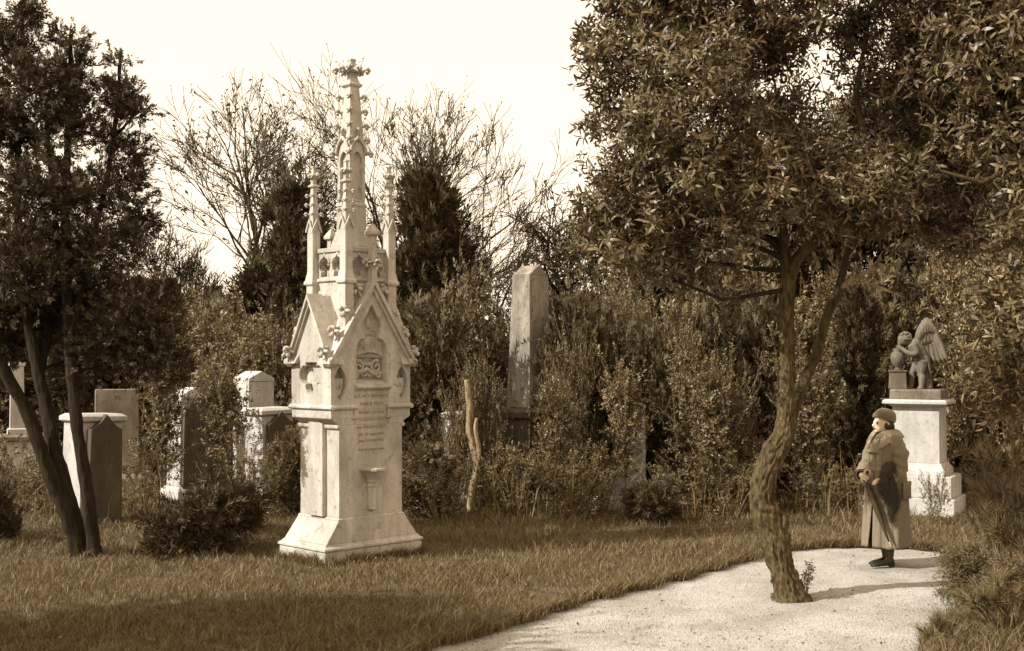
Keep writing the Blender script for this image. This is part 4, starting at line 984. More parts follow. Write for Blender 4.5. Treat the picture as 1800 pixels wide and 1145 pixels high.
# ---- the house roofs behind the cemetery
hx = (395 - 900) * 62 / FPX
house = empty('distant_house', (hx, 62, 0), R(4), 'distant house with dark roof and two chimneys behind the thicket', 'house')
MB().box(-5.5, 6.5, -3, 3, -.1, 3.9).build('wall', M['stone_grey'], house)
MB().prism([(-3.5, 3.85), (3.5, 3.85), (0, 5.45)], (Vector((6.8, 0, 0)), Vector((0, 1, 0)), Vector((0, 0, 1)), Vector((1, 0, 0))), 12.6).build('roof', M['stone_dark'], house)
for x in (-.6, 1.6):
    MB().stack([(.42, .3, 5.0), (.42, .3, 5.75), (.48, .36, 5.78), (.48, .36, 5.9)], x, 0).build('chimney', M['stone_dark'], house)
for x in (-4, -1.5, 1, 3.5):
    w = MB().box(x, x + 1, -3.03, -2.99, 1.2, 2.9).build('window', M['stone_white'], house); MB().box(x + .08, x + .92, -3.045, -3.031, 1.28, 2.82).build('pane', M['stone_text'], w)

# ---- shrubs, saplings and trees in their places
plant('leafy', 390, 21.4, 3.0, 2.4, 'leafy shrub behind the gravestones, below the distant roof')
plant('airy', 515, 21.2, 2.9, 2.0, 'airy shrub directly behind the monument, on its left edge')
plant('sapling', 397, 17.4, 1.9, .8, 'thin leafy sapling between the two capped gravestones left of the monument')
plant('sapling', 280, 17.2, 2.0, .7, 'thin sapling in front of the sunlit gravestone edge')
plant('juniper', 517, 16.8, 1.15, .75, 'small juniper shrub tucked against the left side of the monument')
plant('weedy', 445, 16.2, 1.05, .9, 'weedy plant with fanned pale stems in front of the capped gravestone')
plant('weedy', 250, 16.8, .9, .9, 'weedy plant between the dark gravestone and the sunlit one')
plant('weedy', 55, 16.6, 1.0, 1.3, 'weedy plant left of the leaning juniper trunks')
plant('weedy', 15, 14.6, .85, .9, 'dark weedy plant cut by the left edge of the picture')
plant('low', 352, 13.35, .82, 1.15, 'low dark spreading juniper bush on the lawn left of the monument')
plant('low', 1148, 15.8, .60, .75, 'small dark bush on the lawn between obelisk and crooked tree')
plant('low', -10, 14.0, .75, .6, 'dark little bush at the left edge beside the juniper')
plant('juniper', 180, 23.5, 3.3, 3.0, 'broad juniper shrub behind the pale grave pillar on the left')
plant('juniper', 60, 24.5, 3.2, 3.0, 'broad juniper shrub behind the slim grave post')
plant('leafy', 290, 24, 3.1, 2.8, 'leafy shrub behind the gabled gravestone')
plant('cypress', 512, 25.5, 5.75, 2.2, 'dark slim conifer with rounded top, left behind the monument pinnacles')
plant('cypress', 470, 26, 4.4, 2.2, 'lower dark conifer beside the slim conifer left of the monument')
plant('cypress', 560, 26.5, 4.7, 2.4, 'dark conifer directly behind the monument tower')
plant('cypress', 738, 25.0, 6.25, 2.7, 'tall dark conifer right behind the monument')
plant('cypress', 790, 25.5, 4.6, 2.2, 'lower dark conifer right of the tall one')
plant('juniper', 752, 18.3, 3.05, 1.5, 'tall shaggy juniper shrub at the right edge of the monument')
plant('juniper', 782, 18.4, 2.3, .95, 'narrow juniper shrub between the tall juniper and the pale dead trunk')
plant('leafy', 822, 20.2, 3.3, 1.7, 'leafy shrub between the monument and the obelisk')
plant('airy', 848, 17.2, 2.1, .8, 'airy shrub with thin stems just left of the obelisk')
plant('juniper', 768, 16.4, .95, .8, 'low shaggy juniper shrub behind the monument shadow')
plant('airy', 806, 17.2, 1.7, .6, 'slim airy shrub in front of the pale gravestone right of the monument')
ORD = ('first', 'second', 'third', 'fourth', 'fifth', 'sixth', 'seventh', 'eighth', 'ninth', 'tenth', 'eleventh', 'twelfth', 'thirteenth', 'fourteenth')
for i, (kd, px, Z, h, w) in enumerate((('airy', 1002, 17.6, 2.35, .8), ('juniper', 1005, 18.7, 3.0, 1.2), ('cypress', 1030, 19.6, 3.2, 1.3), ('juniper', 1045, 18.4, 2.75, 1.0), ('airy', 1088, 19.4, 3.1, 1.4), ('leafy', 1135, 20.6, 3.2, 1.8), ('juniper', 1152, 18.6, 2.5, .9), ('cypress', 1182, 18.0, 2.5, .9),
                                       ('juniper', 1205, 18.8, 2.9, 1.2), ('airy', 1228, 17.8, 2.55, 1.1), ('juniper', 1262, 18.6, 2.7, 1.2), ('airy', 1285, 17.1, 1.9, 1.0), ('juniper', 1318, 18.9, 2.8, 1.3), ('leafy', 1345, 20.4, 3.0, 1.7))):
    plant(kd, px, Z, h, w, ORD[i] + {'airy': ' shrub, thin and airy,', 'juniper': ' shrub, dense and feathery,', 'leafy': ' shrub, broad and leafy,', 'cypress': ' shrub, dark and pointed,'}[kd] + ' counting right from the obelisk to the crooked trunk', 'thicket between obelisk and crooked tree')
plant('leafy', 1400, 20.8, 3.2, 2.2, 'leafy shrub directly behind the crooked trunk')
plant('cypress', 1497, 18.6, 3.4, 1.3, 'black narrow conifer between crooked trunk and statue')
plant('juniper', 1550, 20.5, 3.6, 2.0, 'shaggy juniper behind the left shoulder of the statue')
plant('juniper', 1720, 18.6, 3.3, 1.7, 'shaggy juniper right behind the statue pedestal')
plant('leafy', 1800, 17.5, 3.6, 2.2, 'leafy shrub at the right edge, beside the statue')
plant('leafy', 1640, 22, 3.6, 2.4, 'leafy shrub behind the statue wings')
for px, Z, h, w, lb in ((770, 16.0, .75, 1.0, 'weedy plant in the shadow right of the monument base'), (905, 16.6, .9, 1.1, 'weedy plant at the foot of the obelisk'), (1000, 16.3, .85, 1.1, 'weedy plant right of the obelisk foot'), (1060, 16.8, .9, 1.1, 'weedy plant left of the small dark lawn bush'),
                        (1225, 16.5, .75, 1.2, 'weedy plant right of the small dark lawn bush'), (1290, 16.2, .8, 1.0, 'weedy plant behind the bend of the crooked trunk'), (1440, 16.8, .75, 1.1, 'weedy plant right behind the crooked trunk'), (1500, 17.0, .55, .9, 'weedy plant behind the woman'),
                        (1645, 15.6, .62, .38, 'thin twiggy plant standing before the pedestal steps'), (700, 16.3, .8, .9, 'weedy plant peeping out right behind the monument')):
    plant('weedy', px, Z, h, w, lb)
ORD2 = ('first', 'second', 'third', 'fourth', 'fifth', 'sixth', 'seventh', 'eighth', 'ninth', 'tenth', 'eleventh', 'twelfth', 'thirteenth')
for i, px in enumerate(range(-120, 1060, 95)):
    plant('leafy' if i % 3 else 'juniper', px + rnd.uniform(-25, 25), rnd.uniform(25.5, 28.5), rnd.uniform(2.9, 3.7), rnd.uniform(2.6, 3.2), ORD2[i] + ' evergreen shrub from the left in the far hedge closing off the cemetery', 'shrubs of the far hedge')
for px, Z, h, w, lb in ((1130, 24, 5.2, 4.2, 'dark tree behind the left part of the broadleaf crown'), (1260, 25, 6.4, 4.6, 'dark tall tree directly behind the broadleaf crown'), (1400, 23, 6.8, 4.6, 'dark tall tree behind the fork of the crooked tree'), (1545, 25, 7.0, 5.0, 'dark tall tree behind the statue on its left'), (1660, 23, 8.6, 5.2, 'dark tall tree rising behind the statue'),
                        (1790, 21, 9.0, 5.0, 'dark tall tree behind the pine at the right edge'), (1900, 24, 9.5, 5.2, 'dark tall tree cut by the right edge of the picture'), (1330, 30, 6.6, 5.5, 'far tree closing the gap behind the crooked tree'), (1720, 29, 9.5, 6, 'farthest tall tree above the statue')):
    plant('tall', px, Z, h, w, lb)
for i, (px, Z, h) in enumerate(((1080, 21.5, 2.9), (1160, 22, 3.0), (1240, 21.5, 3.2), (1330, 22.5, 3.2), (1450, 22.5, 3.4), (1500, 23, 3.2), (1600, 24, 3.6), (1690, 21, 3.2), (1760, 22, 3.4), (1850, 21, 3.4))):
    plant('juniper' if px % 3 else 'leafy', px, Z, h, 2.6, ORD2[i] + ' evergreen shrub from the left in the dark thicket under the tall trees', 'shrubs of the dark thicket')

for px, Z, h, w, lb in ((1102, 17.1, 1.9, .7, 'thin sapling standing before the tall white gravestone'), (1235, 16.6, 2.0, .9, 'thin sapling in front of the thicket, left of the crooked trunk'), (978, 16.7, 1.7, .6, 'thin sapling right of the obelisk foot'), (1410, 17.4, 2.2, .9, 'thin sapling right behind the crooked trunk')):
    plant('sapling', px, Z, h, w, lb)
P = np.concatenate([np.stack([(RS.rand(260) * 560 + 750 - 900) * 16.6 / FPX, 15.9 + RS.rand(260) * 1.6], 1), np.stack([(RS.rand(110) * 420 - 900 + 60) * 16.6 / FPX, 15.6 + RS.rand(110) * 2], 1), np.stack([(RS.rand(60) * 150 + 1390 - 900) * 16.6 / FPX, 15.9 + RS.rand(60) * 1.4], 1)])
n = len(P); h = .25 + .75 * RS.rand(n) ** 1.6; V, F = blades(P, h, .010 + .006 * RS.rand(n), h * (.1 + .35 * RS.rand(n)))
tag(link('dry_stalks', np_mesh('dry_stalks', V, F, M['dry'])), 'dry stalks standing along the foot of the thicket', 'stalks', kind='stuff')
# trees beside the camera, out of the picture, whose shade lies on the front of the lawn
plant('tall', 0, 7.6, 5.0, 3.4, 'leafy tree nearer the lawn whose shade falls on the front grass', 'shade trees beside the camera', X=-6.4)
plant('tall', 0, 6.2, 5.2, 3.6, 'leafy tree farther left whose shade falls on the front grass', 'shade trees beside the camera', X=-8.8)

# ---- crooked pale dead trunk beside the obelisk
dz = 17.0; dt = empty('dead_trunk', at(818, 900, dz), 0, 'pale crooked dead tree trunk standing left of the obelisk', 'dead tree'); do_ = dt.location.copy()
dt.location.z = 0
def dp(x, y, d=0): v = at(x, y, dz + d); return Vector((v.x - do_.x, v.y - do_.y, v.z))
pts = [(826, 915, 11), (829, 870, 10), (838, 825, 9.5), (833, 790, 9), (825, 760, 8.5), (826, 720, 8), (823, 690, 7.5), (821, 668, 7)]
rough_trunk('trunk', [dp(x, y) for x, y, w in pts], [w * .75 * dz / FPX for x, y, w in pts], M['bark_pale'], dt, 18, 6, .12, 4.0)
pts = [(838, 828, 6), (842, 795, 5.5), (836, 755, 5), (838, 735, 3)]
rough_trunk('stub', [dp(x, y, -.05) for x, y, w in pts], [w * .75 * dz / FPX for x, y, w in pts], M['bark_pale'], dt, 12, 6, .12, 6.0)

# ---- foreground growth on the right
def tuft(label, px, py, Z, r, n, size, name='pine_bush', cat='pine'):
    p = at(px, py, Z); o = empty(name, (p.x, Z, -.02), 0, label, cat)
    T = Tubes(); Ps = []; Ax = []
    ctr = Vector((0, 0, max(.05, p.z)))
    q = random.Random(int(px + py))
    for i in range(n):
        d = Vector((q.gauss(0, 1), q.gauss(0, 1) * .8, q.gauss(.35, .8))).normalized(); e = ctr + d * r * q.uniform(.5, 1.0); e.z = max(e.z, .04)
        pts = bent((d.x * .05, d.y * .05, 0), e, 5, .10); T.add(pts, [.014, .012, .010, .008, .006, .004], 5)
        dirv = (pts[-1] - pts[-2]).normalized()
        for k in range(2):
            t = 1 - k * .5; Ps.append(pts[3].lerp(pts[5], t)[:] if t > 0 else pts[3][:]); Ax.append((dirv + Vector((q.gauss(0, .2), q.gauss(0, .2), .15)))[:])
    link('stem', T.mesh('pine_stems', M['twig']), o)
    link('crown', foliage('pine_needles', np.array(Ps), np.array(Ax), [NEEDLE_TUFT], size, M['needle_pine'], .25), o)
    return o
def needle_tuft(n, seed):
    r = random.Random(seed); Vs = []; Fs = []; k = 0
    for i in range(n):
        a = r.uniform(0, 6.28); t = R(r.uniform(10, 80)); d = Vector((math.sin(t) * math.cos(a), math.sin(t) * math.sin(a), math.cos(t))); s = Vector((-math.sin(a), math.cos(a), 0)) * .022; b0 = Vector((0, 0, r.uniform(-.35, .15)))
        L_ = r.uniform(.75, 1.1)
        Vs.append(np.array([(b0 - s)[:], (b0 + s)[:], (b0 + d * L_)[:]])); Fs.append(np.array([(0, 1, 2)]) + k); k += 3
    return np.concatenate(Vs), np.concatenate(Fs)
NEEDLE_TUFT = needle_tuft(46, 3)
tuft('young long needled pine at the right edge, beside the statue steps', 1765, 850, 12.6, .55, 40, .21)
tuft('young long needled pine lower at the right edge, above the path corner', 1790, 930, 11.6, .50, 36, .20)
tuft('small pine bush filling the bottom right corner', 1770, 1100, 9.3, .42, 36, .16)
tuft('low needle tuft at the edge of the path in the bottom right', 1665, 1130, 9.0, .22, 16, .12)
tuft('needle tuft between the leafy bush and the right edge of the picture', 1790, 1030, 10.4, .36, 28, .18)
plant('leafy', 1695, 10.6, .55, .55, 'small leafy bush at the right edge of the path, near the trunk shadow end')
plant('leafy', 1760, 10.0, .5, .6, 'small leafy bush beside the bottom right pine')
# grass and weeds on the planting bed
P = np.stack([RS.rand(16000) * 3.0 + 2.6, RS.rand(16000) * 3.4 + 8.2], 1); P = P[~inside(P, path_poly)]; n = len(P); h = .05 + .12 * RS.rand(n)
V, F = blades(P, h, .006 + .003 * RS.rand(n), h * (.4 + .7 * RS.rand(n)))
tag(link('grass', np_mesh('grass_bed', V, F, M['grass'])), 'tall rough grass on the planting bed in the bottom right corner', 'grass', kind='stuff')

# big evergreen standing just outside the right edge, its branches reach into the picture
RZ = 10.2; rt = empty('edge_tree', (5.6, RZ, -.02), 0, 'broadleaf tree beyond the right edge whose branches reach into the picture', 'tree'); ro_ = rt.location.copy()
def rp(x, y, d=0): return at(x, y, RZ + d) - ro_
o, p_, q_ = rough_trunk('trunk', [(0, 0, -.05), (.05, 0, 1.0), (.0, .05, 2.2), (-.1, 0, 3.4), (-.15, 0, 5.0)], [.15, .12, .11, .09, .04], M['bark_dark'], rt, 18, 8, .1, 5.0)
sk = list(p_); sr = list(q_)
for pts, mt in (([(2060, 320, 6, 0), (1900, 350, 6, 0), (1800, 368, 5.5, 0), (1765, 376, 4.5, 0), (1720, 400, 2, 0)], 'bark_limb_shaded'), ([(2060, 150, 7, 0), (1900, 240, 6, 0), (1800, 285, 5, 0), (1725, 322, 5, 0), (1650, 300, 3, 0)], 'bark_limb_shaded'), ([(2060, 60, 7, 0), (1880, 60, 6, .3), (1780, 90, 5, .4), (1690, 120, 3, .5)], 'bark_dark')):
    T = Tubes(); P_ = [rp(x, y, d) for x, y, w, d in pts]; T.add(P_, [w * RZ / FPX for x, y, w, d in pts], 8); link('limb', T.mesh('limb', M[mt]), rt); sk += P_; sr += [w * RZ / FPX for x, y, w, d in pts]
r_ells = ells_px([(1690, 40, 95, .4), (1650, 150, 85, .6), (1740, 150, 95, .2), (1700, 240, 80, .6), (1770, 250, 75, 0), (1640, 250, 60, .8), (1800, 60, 100, 0), (1790, 340, 45, -.2), (1690, 330, 60, .8), (1740, 420, 60, .7), (1780, 420, 35, -.3), (1870, 200, 110, 0), (1860, 330, 90, 0), (1900, 60, 130, 0), (1760, -40, 110, 0), (1650, -40, 90, .3), (1630, 60, 60, .7)], RZ, ro_)
P, ax, cc, kk = crown_points(r_ells, 4400, 16, .32, .05, .9, .2)
T = Tubes(); twigs_to(T, sk, sr, r_ells, cc, kk, .02, .006, .7); link('branches', T.mesh('branches', M['bark_dark']), rt)['kind'] = 'stuff'
link('crown', foliage('crown', P, ax, SPR_BROAD, .14, M['leaf'], .45), rt)
# low leafy branch to the right of the statue
lt = empty('leafy_bush', at(1790, 760, 13.6) * 1.0, 0, 'bright leafed bush leaning in from the right edge toward the statue plinth', 'bush'); lt.location.z = 0; lo = lt.location.copy()
le = [((at(x, y, 13.6 + d) - lo)[:], (r_ * 13.6 / FPX,) * 3) for x, y, r_, d in ((1760, 660, 38, 0), (1790, 600, 45, .2), (1795, 700, 40, 0), (1790, 520, 45, .3), (1750, 540, 30, .4))]
P, ax, cc, kk = crown_points(le, 420, 8, .4, .1, .9, .2); T = Tubes(); st_ = [Vector((.1 * t, 0, t * .55)) for t in range(6)]; T.add(st_, [.03, .028, .025, .02, .016, .01], 7)
twigs_to(T, st_, [.03] * 6, le, cc, kk, .012, .004, 1.0); link('stem', T.mesh('bush_stems', M['twig']), lt)['kind'] = 'stuff'; link('crown', foliage('crown', P, ax, SPR_BROAD, .19, M['leaf_small']), lt)

# fallen leaves on lawn and path
P = view_points(2600, 8.4, 17, 1.6); n = len(P); zz = np.where(inside(P, path_poly), -.034, .05 + .03 * RS.rand(n)); P3 = np.stack([P[:, 0], P[:, 1], zz], 1)
keep = (~inside(P, path_poly)) | (RS.rand(n) < .12); P3 = P3[keep]; ax = RS.randn(len(P3), 3) * .3 + np.array([0, .8, .6])
tag(link('fallen_leaves', foliage('fallen_leaves', P3, ax, [flat_leaf(1, .55)], .028, M['dry'], .4)), 'fallen leaves scattered over lawn and path', 'leaves', kind='stuff')
# ---------------------------------------------------------------- the woman
wp = at(1556, 988, gz(988)); M['coat'] = plain('tweed_coat', .145, .9, .25, 60, k=.62, sheen=.1); M['collar'] = plain('collar_cloth', .24, .9, .15, 60, k=.55); M['coat_dark'] = plain('dark_skirt', .02, .9, .2, 60); M['skin'] = plain('skin', .48, .55, .08, 30, k=.6); M['hat'] = plain('felt_hat', .10, .85, .25, 90, sheen=.4)
M['hair'] = plain('dark_hair', .03, .5, .3, 80); M['shoe'] = plain('black_leather', .012, .55, .2, 40, spec=.3); M['stocking'] = plain('stocking', .05, .7, .15, 60); M['fur'] = leafmat('dark_fur', .012, .085, .5, 0, .5); M['umb'] = plain('umbrella_cloth', .03, .6, .25, 50); M['pale'] = plain('pale_handle', .45, .5, .15, 30)
wom = empty('person', (wp.x, wp.y, -.04), R(14), 'woman in long belted coat and cloche hat standing on the path looking left', 'person')
# she faces -X; -Y is her left side, towards the camera
b = MB()
limb(b, [(.02, 0, .80), (.02, 0, .95), (.015, 0, 1.06), (.01, 0, 1.20), (.02, 0, 1.33), (.015, 0, 1.385)], [.15, .165, .145, .155, .12, .06], 18)
limb(b, [(.01, 0, 1.36), (-.01, 0, 1.47)], [.056, .05], 12)
b.ball((-.03, 0, 1.505), (.092, .072, .105), 4)                                   # skull
b.ball((-.075, 0, 1.465), (.05, .048, .062), 3)                                   # face
limb(b, [(-.118, 0, 1.505), (-.142, 0, 1.474), (-.118, 0, 1.466)], [.010, .014, .011], 8)   # nose
limb(b, [(-.10, 0, 1.418), (-.12, 0, 1.423)], [.026, .014], 8)                    # chin
limb(b, [(-.119, -.02, 1.448), (-.126, 0, 1.449), (-.119, .02, 1.448)], [.007, .009, .007], 6)   # lips
limb(b, [(-.113, -.04, 1.512), (-.125, 0, 1.514), (-.113, .04, 1.512)], [.008, .010, .008], 6)   # brow
for s in (-1, 1): limb(b, [(-.015, s * .072, 1.47), (-.008, s * .077, 1.50), (-.022, s * .073, 1.515)], [.012, .014, .010], 6)
for s in (-1, 1):
    limb(b, [(.02, s * .075, .84), (.015, s * .08, .50), (.02 + s * .012, s * .075, .30), (.03 + s * .02, s * .07, .10), (.02 + s * .03, s * .07, .07)], [.088, .056, .052, .032, .036], 12)
    limb(b, [(.04 + s * .03, s * .07, .055), (-.06 + s * .03, s * .07, .04), (-.14 + s * .03, s * .065, .03)], [.026, .022, .010], 10)
# arms
limb(b, [(.02, -.165, 1.31), (.035, -.215, 1.20), (.03, -.235, 1.05), (-.05, -.235, .97), (-.12, -.215, .935)], [.056, .050, .042, .034, .026], 10)
limb(b, [(.0, .165, 1.31), (-.04, .215, 1.17), (-.09, .215, 1.03), (-.19, .13, .965), (-.25, .045, .945)], [.056, .050, .042, .034, .026], 10)
def hand(b, p, d, up, thumb):
    p, d, up = Vector(p), Vector(d).normalized(), Vector(up).normalized(); side = d.cross(up)
    limb(b, [p, p + d * .05, p + d * .085], [.026, .032, .028], 8)
    for i, (o, l) in enumerate(((-.024, .058), (-.008, .068), (.008, .063), (.023, .048))):
        q0 = p + d * .08 + side * o; q1 = q0 + d * l * .55 - up * .012; q2 = q1 + d * l * .25 - up * l * .45
        limb(b, [q0, q1, q2], [.0095, .009, .0075], 6)
    t0 = p + d * .03 + side * thumb * .028; limb(b, [t0, t0 + side * thumb * .022 + d * .025 - up * .01, t0 + side * thumb * .018 + d * .05 - up * .025], [.012, .010, .008], 6)
hand(b, (-.125, -.214, .933), (-1, .12, -.15), (0, -.6, 1), -1)
hand(b, (-.25, .043, .945), (-.25, -1, -.05), (-.9, 0, .45), 1)
body = fuse(b, 'body', M['skin'], wom, .0075, 3)
for sy in (-1, 1):
    MB().ball((-.112, sy * .030, 1.496), (.008, .013, .008), 2).build('eye', M['hair'], body, True)
    MB().tube([(-.112, sy * .048, 1.512), (-.122, sy * .03, 1.516), (-.124, sy * .012, 1.512)], [.003, .004, .003], 5).build('eyebrow', M['hair'], body, True)
MB().tube([(-.122, -.020, 1.447), (-.131, 0, 1.448), (-.122, .020, 1.447)], [.004, .006, .004], 6).build('lips', M['hat'], body, True)
# stockings and shoes
for s in (-1, 1):
    o = MB(); limb(o, [(.012 + s * .006, s * .078, .42), (.02 + s * .012, s * .075, .30), (.03 + s * .02, s * .07, .105), (.022 + s * .03, s * .07, .06)], [.060, .058, .038, .04], 12); o.build('stocking', M['stocking'], wom, True)
    o = MB(); cx, cy = s * .03, s * .068; rg = []
    for x, w, z0, z1 in ((.085, .022, .03, .085), (.07, .034, .028, .095), (.03, .040, .026, .09), (-.03, .042, .012, .072), (-.09, .046, .006, .058), (-.14, .040, .006, .045), (-.172, .022, .008, .03)):
        rg.append([(cx + x, cy + w * math.cos(a_), (z0 + z1) / 2 + (z1 - z0) / 2 * math.sin(a_)) for a_ in [2 * math.pi * k / 14 for k in range(14)]])
    o.loft(rg); sh_ = o.build('shoe', M['shoe'], wom, True)
    MB().stack([(.022, .022, .0), (.026, .026, .04)], cx + .062, cy).build('heel', M['shoe'], sh_)
# skirt under the coat
rg = []
for z, rx, ry in ((.20, .215, .225), (.40, .205, .22), (.70, .20, .215), (.95, .18, .19)):
    rg.append([(.02 + rx * math.cos(a_) * (1 + .02 * math.sin(9 * a_)), ry * math.sin(a_) * (1 + .02 * math.sin(7 * a_)), z) for a_ in [2 * math.pi * k / 40 for k in range(40)]])
MB().loft(rg, False).build('skirt', M['coat_dark'], wom, True)
# coat: open down the front, a little to her left
prof = [(.215, .252, .262, .035), (.30, .248, .26, .035), (.45, .238, .252, .03), (.62, .226, .243, .022), (.78, .216, .236, .016), (.90, .206, .230, .012), (1.00, .192, .220, .010), (1.05, .186, .216, .012), (1.12, .178, .205, .008), (1.22, .172, .200, .004), (1.29, .155, .19, .002), (1.345, .125, .165, 0), (1.385, .09, .12, 0), (1.405, .078, .088, 0)]
gap = R(200); rg = []; m = 150
zs = [q[0] for q in prof]
for z in np.concatenate([np.arange(.215, 1.40, .022), [1.405]]):
    rx, ry, fo = [float(np.interp(z, zs, [q[i] for q in prof])) for i in (1, 2, 3)]
    op = (.10 + .20 * max(0, .8 - z) if z < 1.0 else .05 + .9 * max(0, z - 1.12)) if z < 1.39 else .4; row = []
    for k in range(m + 1):
        a_ = gap + op * .5 + (2 * math.pi - op) * k / m; c_, s_ = math.cos(a_), math.sin(a_)
        f = 1 + fo * (.9 * math.sin(4 * a_ + 1 + z) + .7 * math.sin(7 * a_ + 2.2 - 2 * z)) + (.010 + fo * 1.3) * (abs(noise.noise((c_ * 3.1, s_ * 3.1, z * .9 + 4))) * 2 - .5)
        f += .030 * noise.noise((c_ * 2.2 + z * 1.5, s_ * 2.2, z * 6.5)) * math.exp(-((z - 1.02) / .16) ** 2) + .012 * noise.noise((c_ * 5, s_ * 5, z * 9))
        lap = .012 if k < 9 else 0
        row.append((.015 + (rx + lap) * f * c_, (ry + lap) * f * s_, z + .008 * math.sin(4 * a_) * (z < .3)))
    rg.append(row)
coat = MB().loft(rg, False, False).build('coat', M['coat'], wom, True); so = coat.modifiers.new('thick', 'SOLIDIFY'); so.thickness = .012; so.offset = -1
def sleeve(pts, rad):
    P, Q = smooth_path(pts, rad, 10); rings = tube_rings(P, Q, 36); out = []
    for i, r_ in enumerate(rings): out.append([tuple(P[i] + (Vector(v) - P[i]) * (1 + .09 * math.sin(i * .75 + 2.5 * math.sin(2 * math.pi * k / 36)) * (abs(i - len(P) * .6) < len(P) * .3) + .22 * noise.noise(Vector(v) * 9) + .08 * noise.noise(Vector(v) * 24))) for k, v in enumerate(r_)])
    o = MB().loft(out, False).build('sleeve', M['coat'], wom, True); so = o.modifiers.new('thick', 'SOLIDIFY'); so.thickness = .008; so.offset = -1; return o
s1 = sleeve([(.02, -.11, 1.355), (.022, -.175, 1.315), (.04, -.225, 1.20), (.035, -.245, 1.07), (-.01, -.248, .985), (-.085, -.232, .945)], [.05, .070, .074, .072, .068, .058])
s2 = sleeve([(.0, .11, 1.355), (-.0, .175, 1.315), (-.045, .22, 1.17), (-.095, .215, 1.03), (-.18, .14, .965), (-.24, .065, .945)], [.05, .070, .076, .074, .066, .060])
for pa, pb, sl in (((-.05, -.242, .965), (-.105, -.226, .938), s1), ((-.205, .108, .955), (-.243, .060, .943), s2)):
    MB().tube([pa, pb], [.080, .078], 20, False).build('cuff', M['collar'], sl, True)
# belt, pocket, collar
rg = [[(.015 + (.197 + dd) * math.cos(a_), (.226 + dd) * math.sin(a_), z) for a_ in [2 * math.pi * k / 48 for k in range(48)]] for z, dd in ((1.0, .006), (1.005, .013), (1.04, .011), (1.045, .004))]
MB().loft(rg, False).build('belt', M['coat'], wom, True)
pk = MB(); rg = []
for z, d in ((.72, .004), (.725, .022), (.86, .020), (.87, .024), (.90, .024), (.905, .006)):
    rg.append([(.015 + (.222 + d) * math.cos(R(t)), (.243 + d) * math.sin(R(t)), z) for t in range(278, 326, 6)])
pk.loft(rg, False, False).build('pocket', M['coat'], wom, True)
rg = []
for u_2 in range(5):
    t = u_2 / 4; row = []
    for k in range(41):
        a_ = R(196 + 22 + (360 - 44) * k / 40); fr = max(0, -math.cos(a_ - R(16)))           # longer at the front: lapels
        rx = .080 + .085 * t + .035 * t * fr; ry = .090 + .105 * t; z = 1.425 - .075 * t - .14 * t * fr ** 2 + .028 * math.sin(math.pi * t)
        row.append((.012 + rx * math.cos(a_), ry * math.sin(a_), z))
    rg.append(row)
col_ = MB().loft(rg, False, False).build('collar', M['collar'], wom, True); so = col_.modifiers.new('thick', 'SOLIDIFY'); so.thickness = .012
# light blouse in the neck opening
rg = [[(-.0 + rx * math.cos(R(t)), rx * .9 * math.sin(R(t)), z) for t in range(100, 290, 10)] for z, rx in ((1.20, .196), (1.28, .165), (1.36, .105), (1.42, .062))]
MB().loft(rg, False, False).build('blouse', M['coat'], wom, True)
# hair and hat
b = MB(); b.ball((.005, 0, 1.50), (.085, .082, .09), 3); b.ball((-.01, -.066, 1.478), (.045, .022, .045), 2); b.ball((-.01, .066, 1.478), (.045, .022, .045), 2); b.ball((.06, 0, 1.46), (.05, .055, .05), 2)
fuse(b, 'hair', M['hair'], wom, .009, 3)
rg = []
for z, rx, ry, cx in ((1.532, .102, .096, -.010), (1.526, .112, .101, -.016), (1.536, .118, .106, -.014), (1.56, .120, .108, -.006), (1.585, .116, .106, .0), (1.61, .106, .098, .006), (1.632, .086, .082, .010), (1.648, .055, .055, .012), (1.654, .015, .015, .012)):
    rg.append([(cx + rx * math.cos(a_), ry * math.sin(a_), z - .30 * (cx + rx * math.cos(a_)) * (1 if z < 1.57 else .6) + .004 * math.sin(3 * a_ + z * 60)) for a_ in [2 * math.pi * k / 32 for k in range(32)]])
hat = MB().loft(rg).build('hat', M['hat'], wom, True)
rg = [[(-.01 + (.113 + d) * math.cos(a_), (.103 + d) * math.sin(a_), z) for a_ in [2 * math.pi * k / 32 for k in range(32)]] for z, d in ((1.542, .0), (1.546, .006), (1.572, .004), (1.576, -.004))]
pass

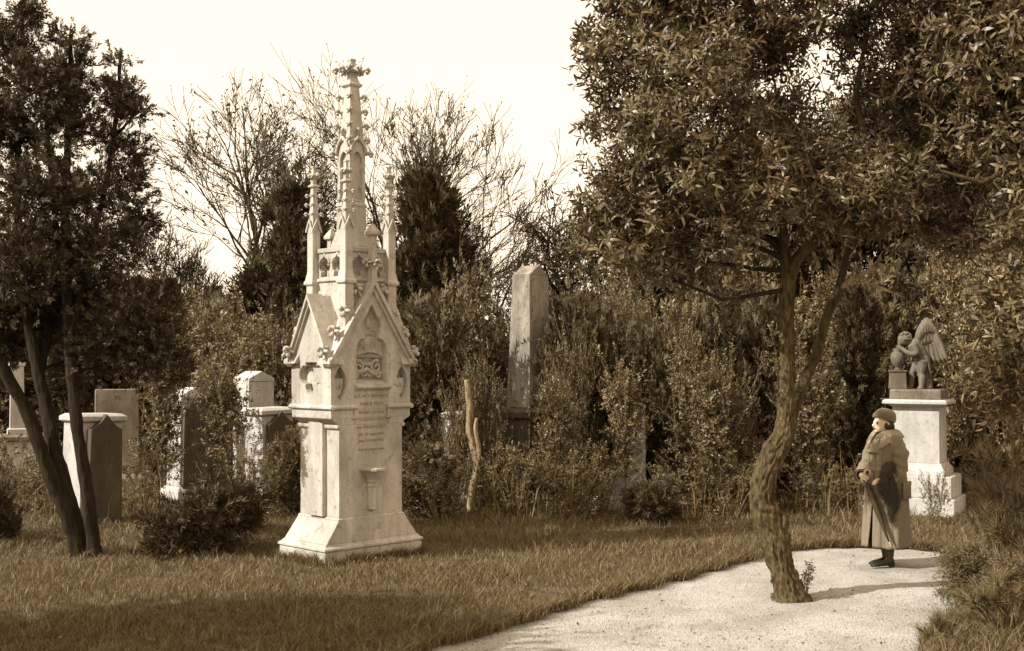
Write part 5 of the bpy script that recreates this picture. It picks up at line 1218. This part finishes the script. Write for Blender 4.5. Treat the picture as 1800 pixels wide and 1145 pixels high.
# what she carries: a fur over the near arm and a rolled umbrella
def carried(name, label, cat): return empty(name, wom.location, R(14), label, cat)
fu = carried('fur_stole', 'dark shaggy fur stole hanging in front over the forearm of the woman', 'fur')
b = MB()
for pts, rad in (([(-.10, -.235, 1.09), (-.14, -.262, 1.03), (-.165, -.268, .92), (-.15, -.27, .80), (-.14, -.272, .70)], [.03, .045, .045, .04, .016]), ([(-.09, -.25, 1.05), (-.10, -.275, .95), (-.095, -.278, .82), (-.10, -.28, .66), (-.095, -.278, .50)], [.03, .042, .044, .038, .014]),
                 ([(-.13, -.265, .95), (-.19, -.245, .90), (-.20, -.24, .80)], [.045, .035, .015]), ([(-.09, -.27, .85), (-.05, -.282, .74), (-.05, -.28, .62)], [.045, .04, .014]), ([(-.12, -.25, 1.08), (-.06, -.25, 1.06)], [.04, .035])):
    limb(b, pts, rad, 12)
fb = fuse(b, 'pelt', M['fur'], fu, .014, 2)
me = fb.data; nv = len(me.vertices); co = np.zeros(nv * 3); me.vertices.foreach_get('co', co); co = co.reshape(-1, 3); no = np.zeros(nv * 3); me.vertices.foreach_get('normal', no); no = no.reshape(-1, 3)
sel = RS.randint(0, nv, 9000); hp = co[sel] + RS.randn(9000, 3) * .006; ha = no[sel] * .7 + np.array([0, 0, -.9]) + RS.randn(9000, 3) * .5
V, F = scatter((np.array([(-.03, 0, 0), (.03, 0, 0), (0, .12, 1.0)]), np.array([(0, 1, 2)])), hp, rot_frames(ha, RS.rand(9000) * 6.28), .022 + .026 * RS.rand(9000))
fh = link('fur_hair', np_mesh('fur_hair', V, F, M['fur']), fu); fh['kind'] = 'stuff'
um = carried('umbrella', 'rolled dark umbrella with pale handle held in front by the woman', 'umbrella')
a0, a1 = Vector((-.285, -.085, .935)), Vector((-.135, -.295, .30))
rg = []
P_ = [a0.lerp(a1, t) for t in (.06, .12, .3, .6, .85, 1.0)]
MB().loft([[tuple(Vector(v)) for v in r_] for r_ in tube_rings(P_, [.016, .030, .036, .028, .016, .007], 16)]).build('canopy', M['umb'], um, True)
MB().tube([a0.lerp(a1, .95), a0.lerp(a1, 1.08)], [.006, .004], 8).build('ferrule', M['pale'], um)
hk = [a0.lerp(a1, .10), a0, a0 + Vector((-.01, 0, .05)), a0 + Vector((.02, .01, .085)), a0 + Vector((.06, .01, .075)), a0 + Vector((.065, .01, .04))]
P_, Q_ = smooth_path(hk, [.010] * 6, 5); MB().tube(P_, Q_, 8).build('handle', M['pale'], um, True)
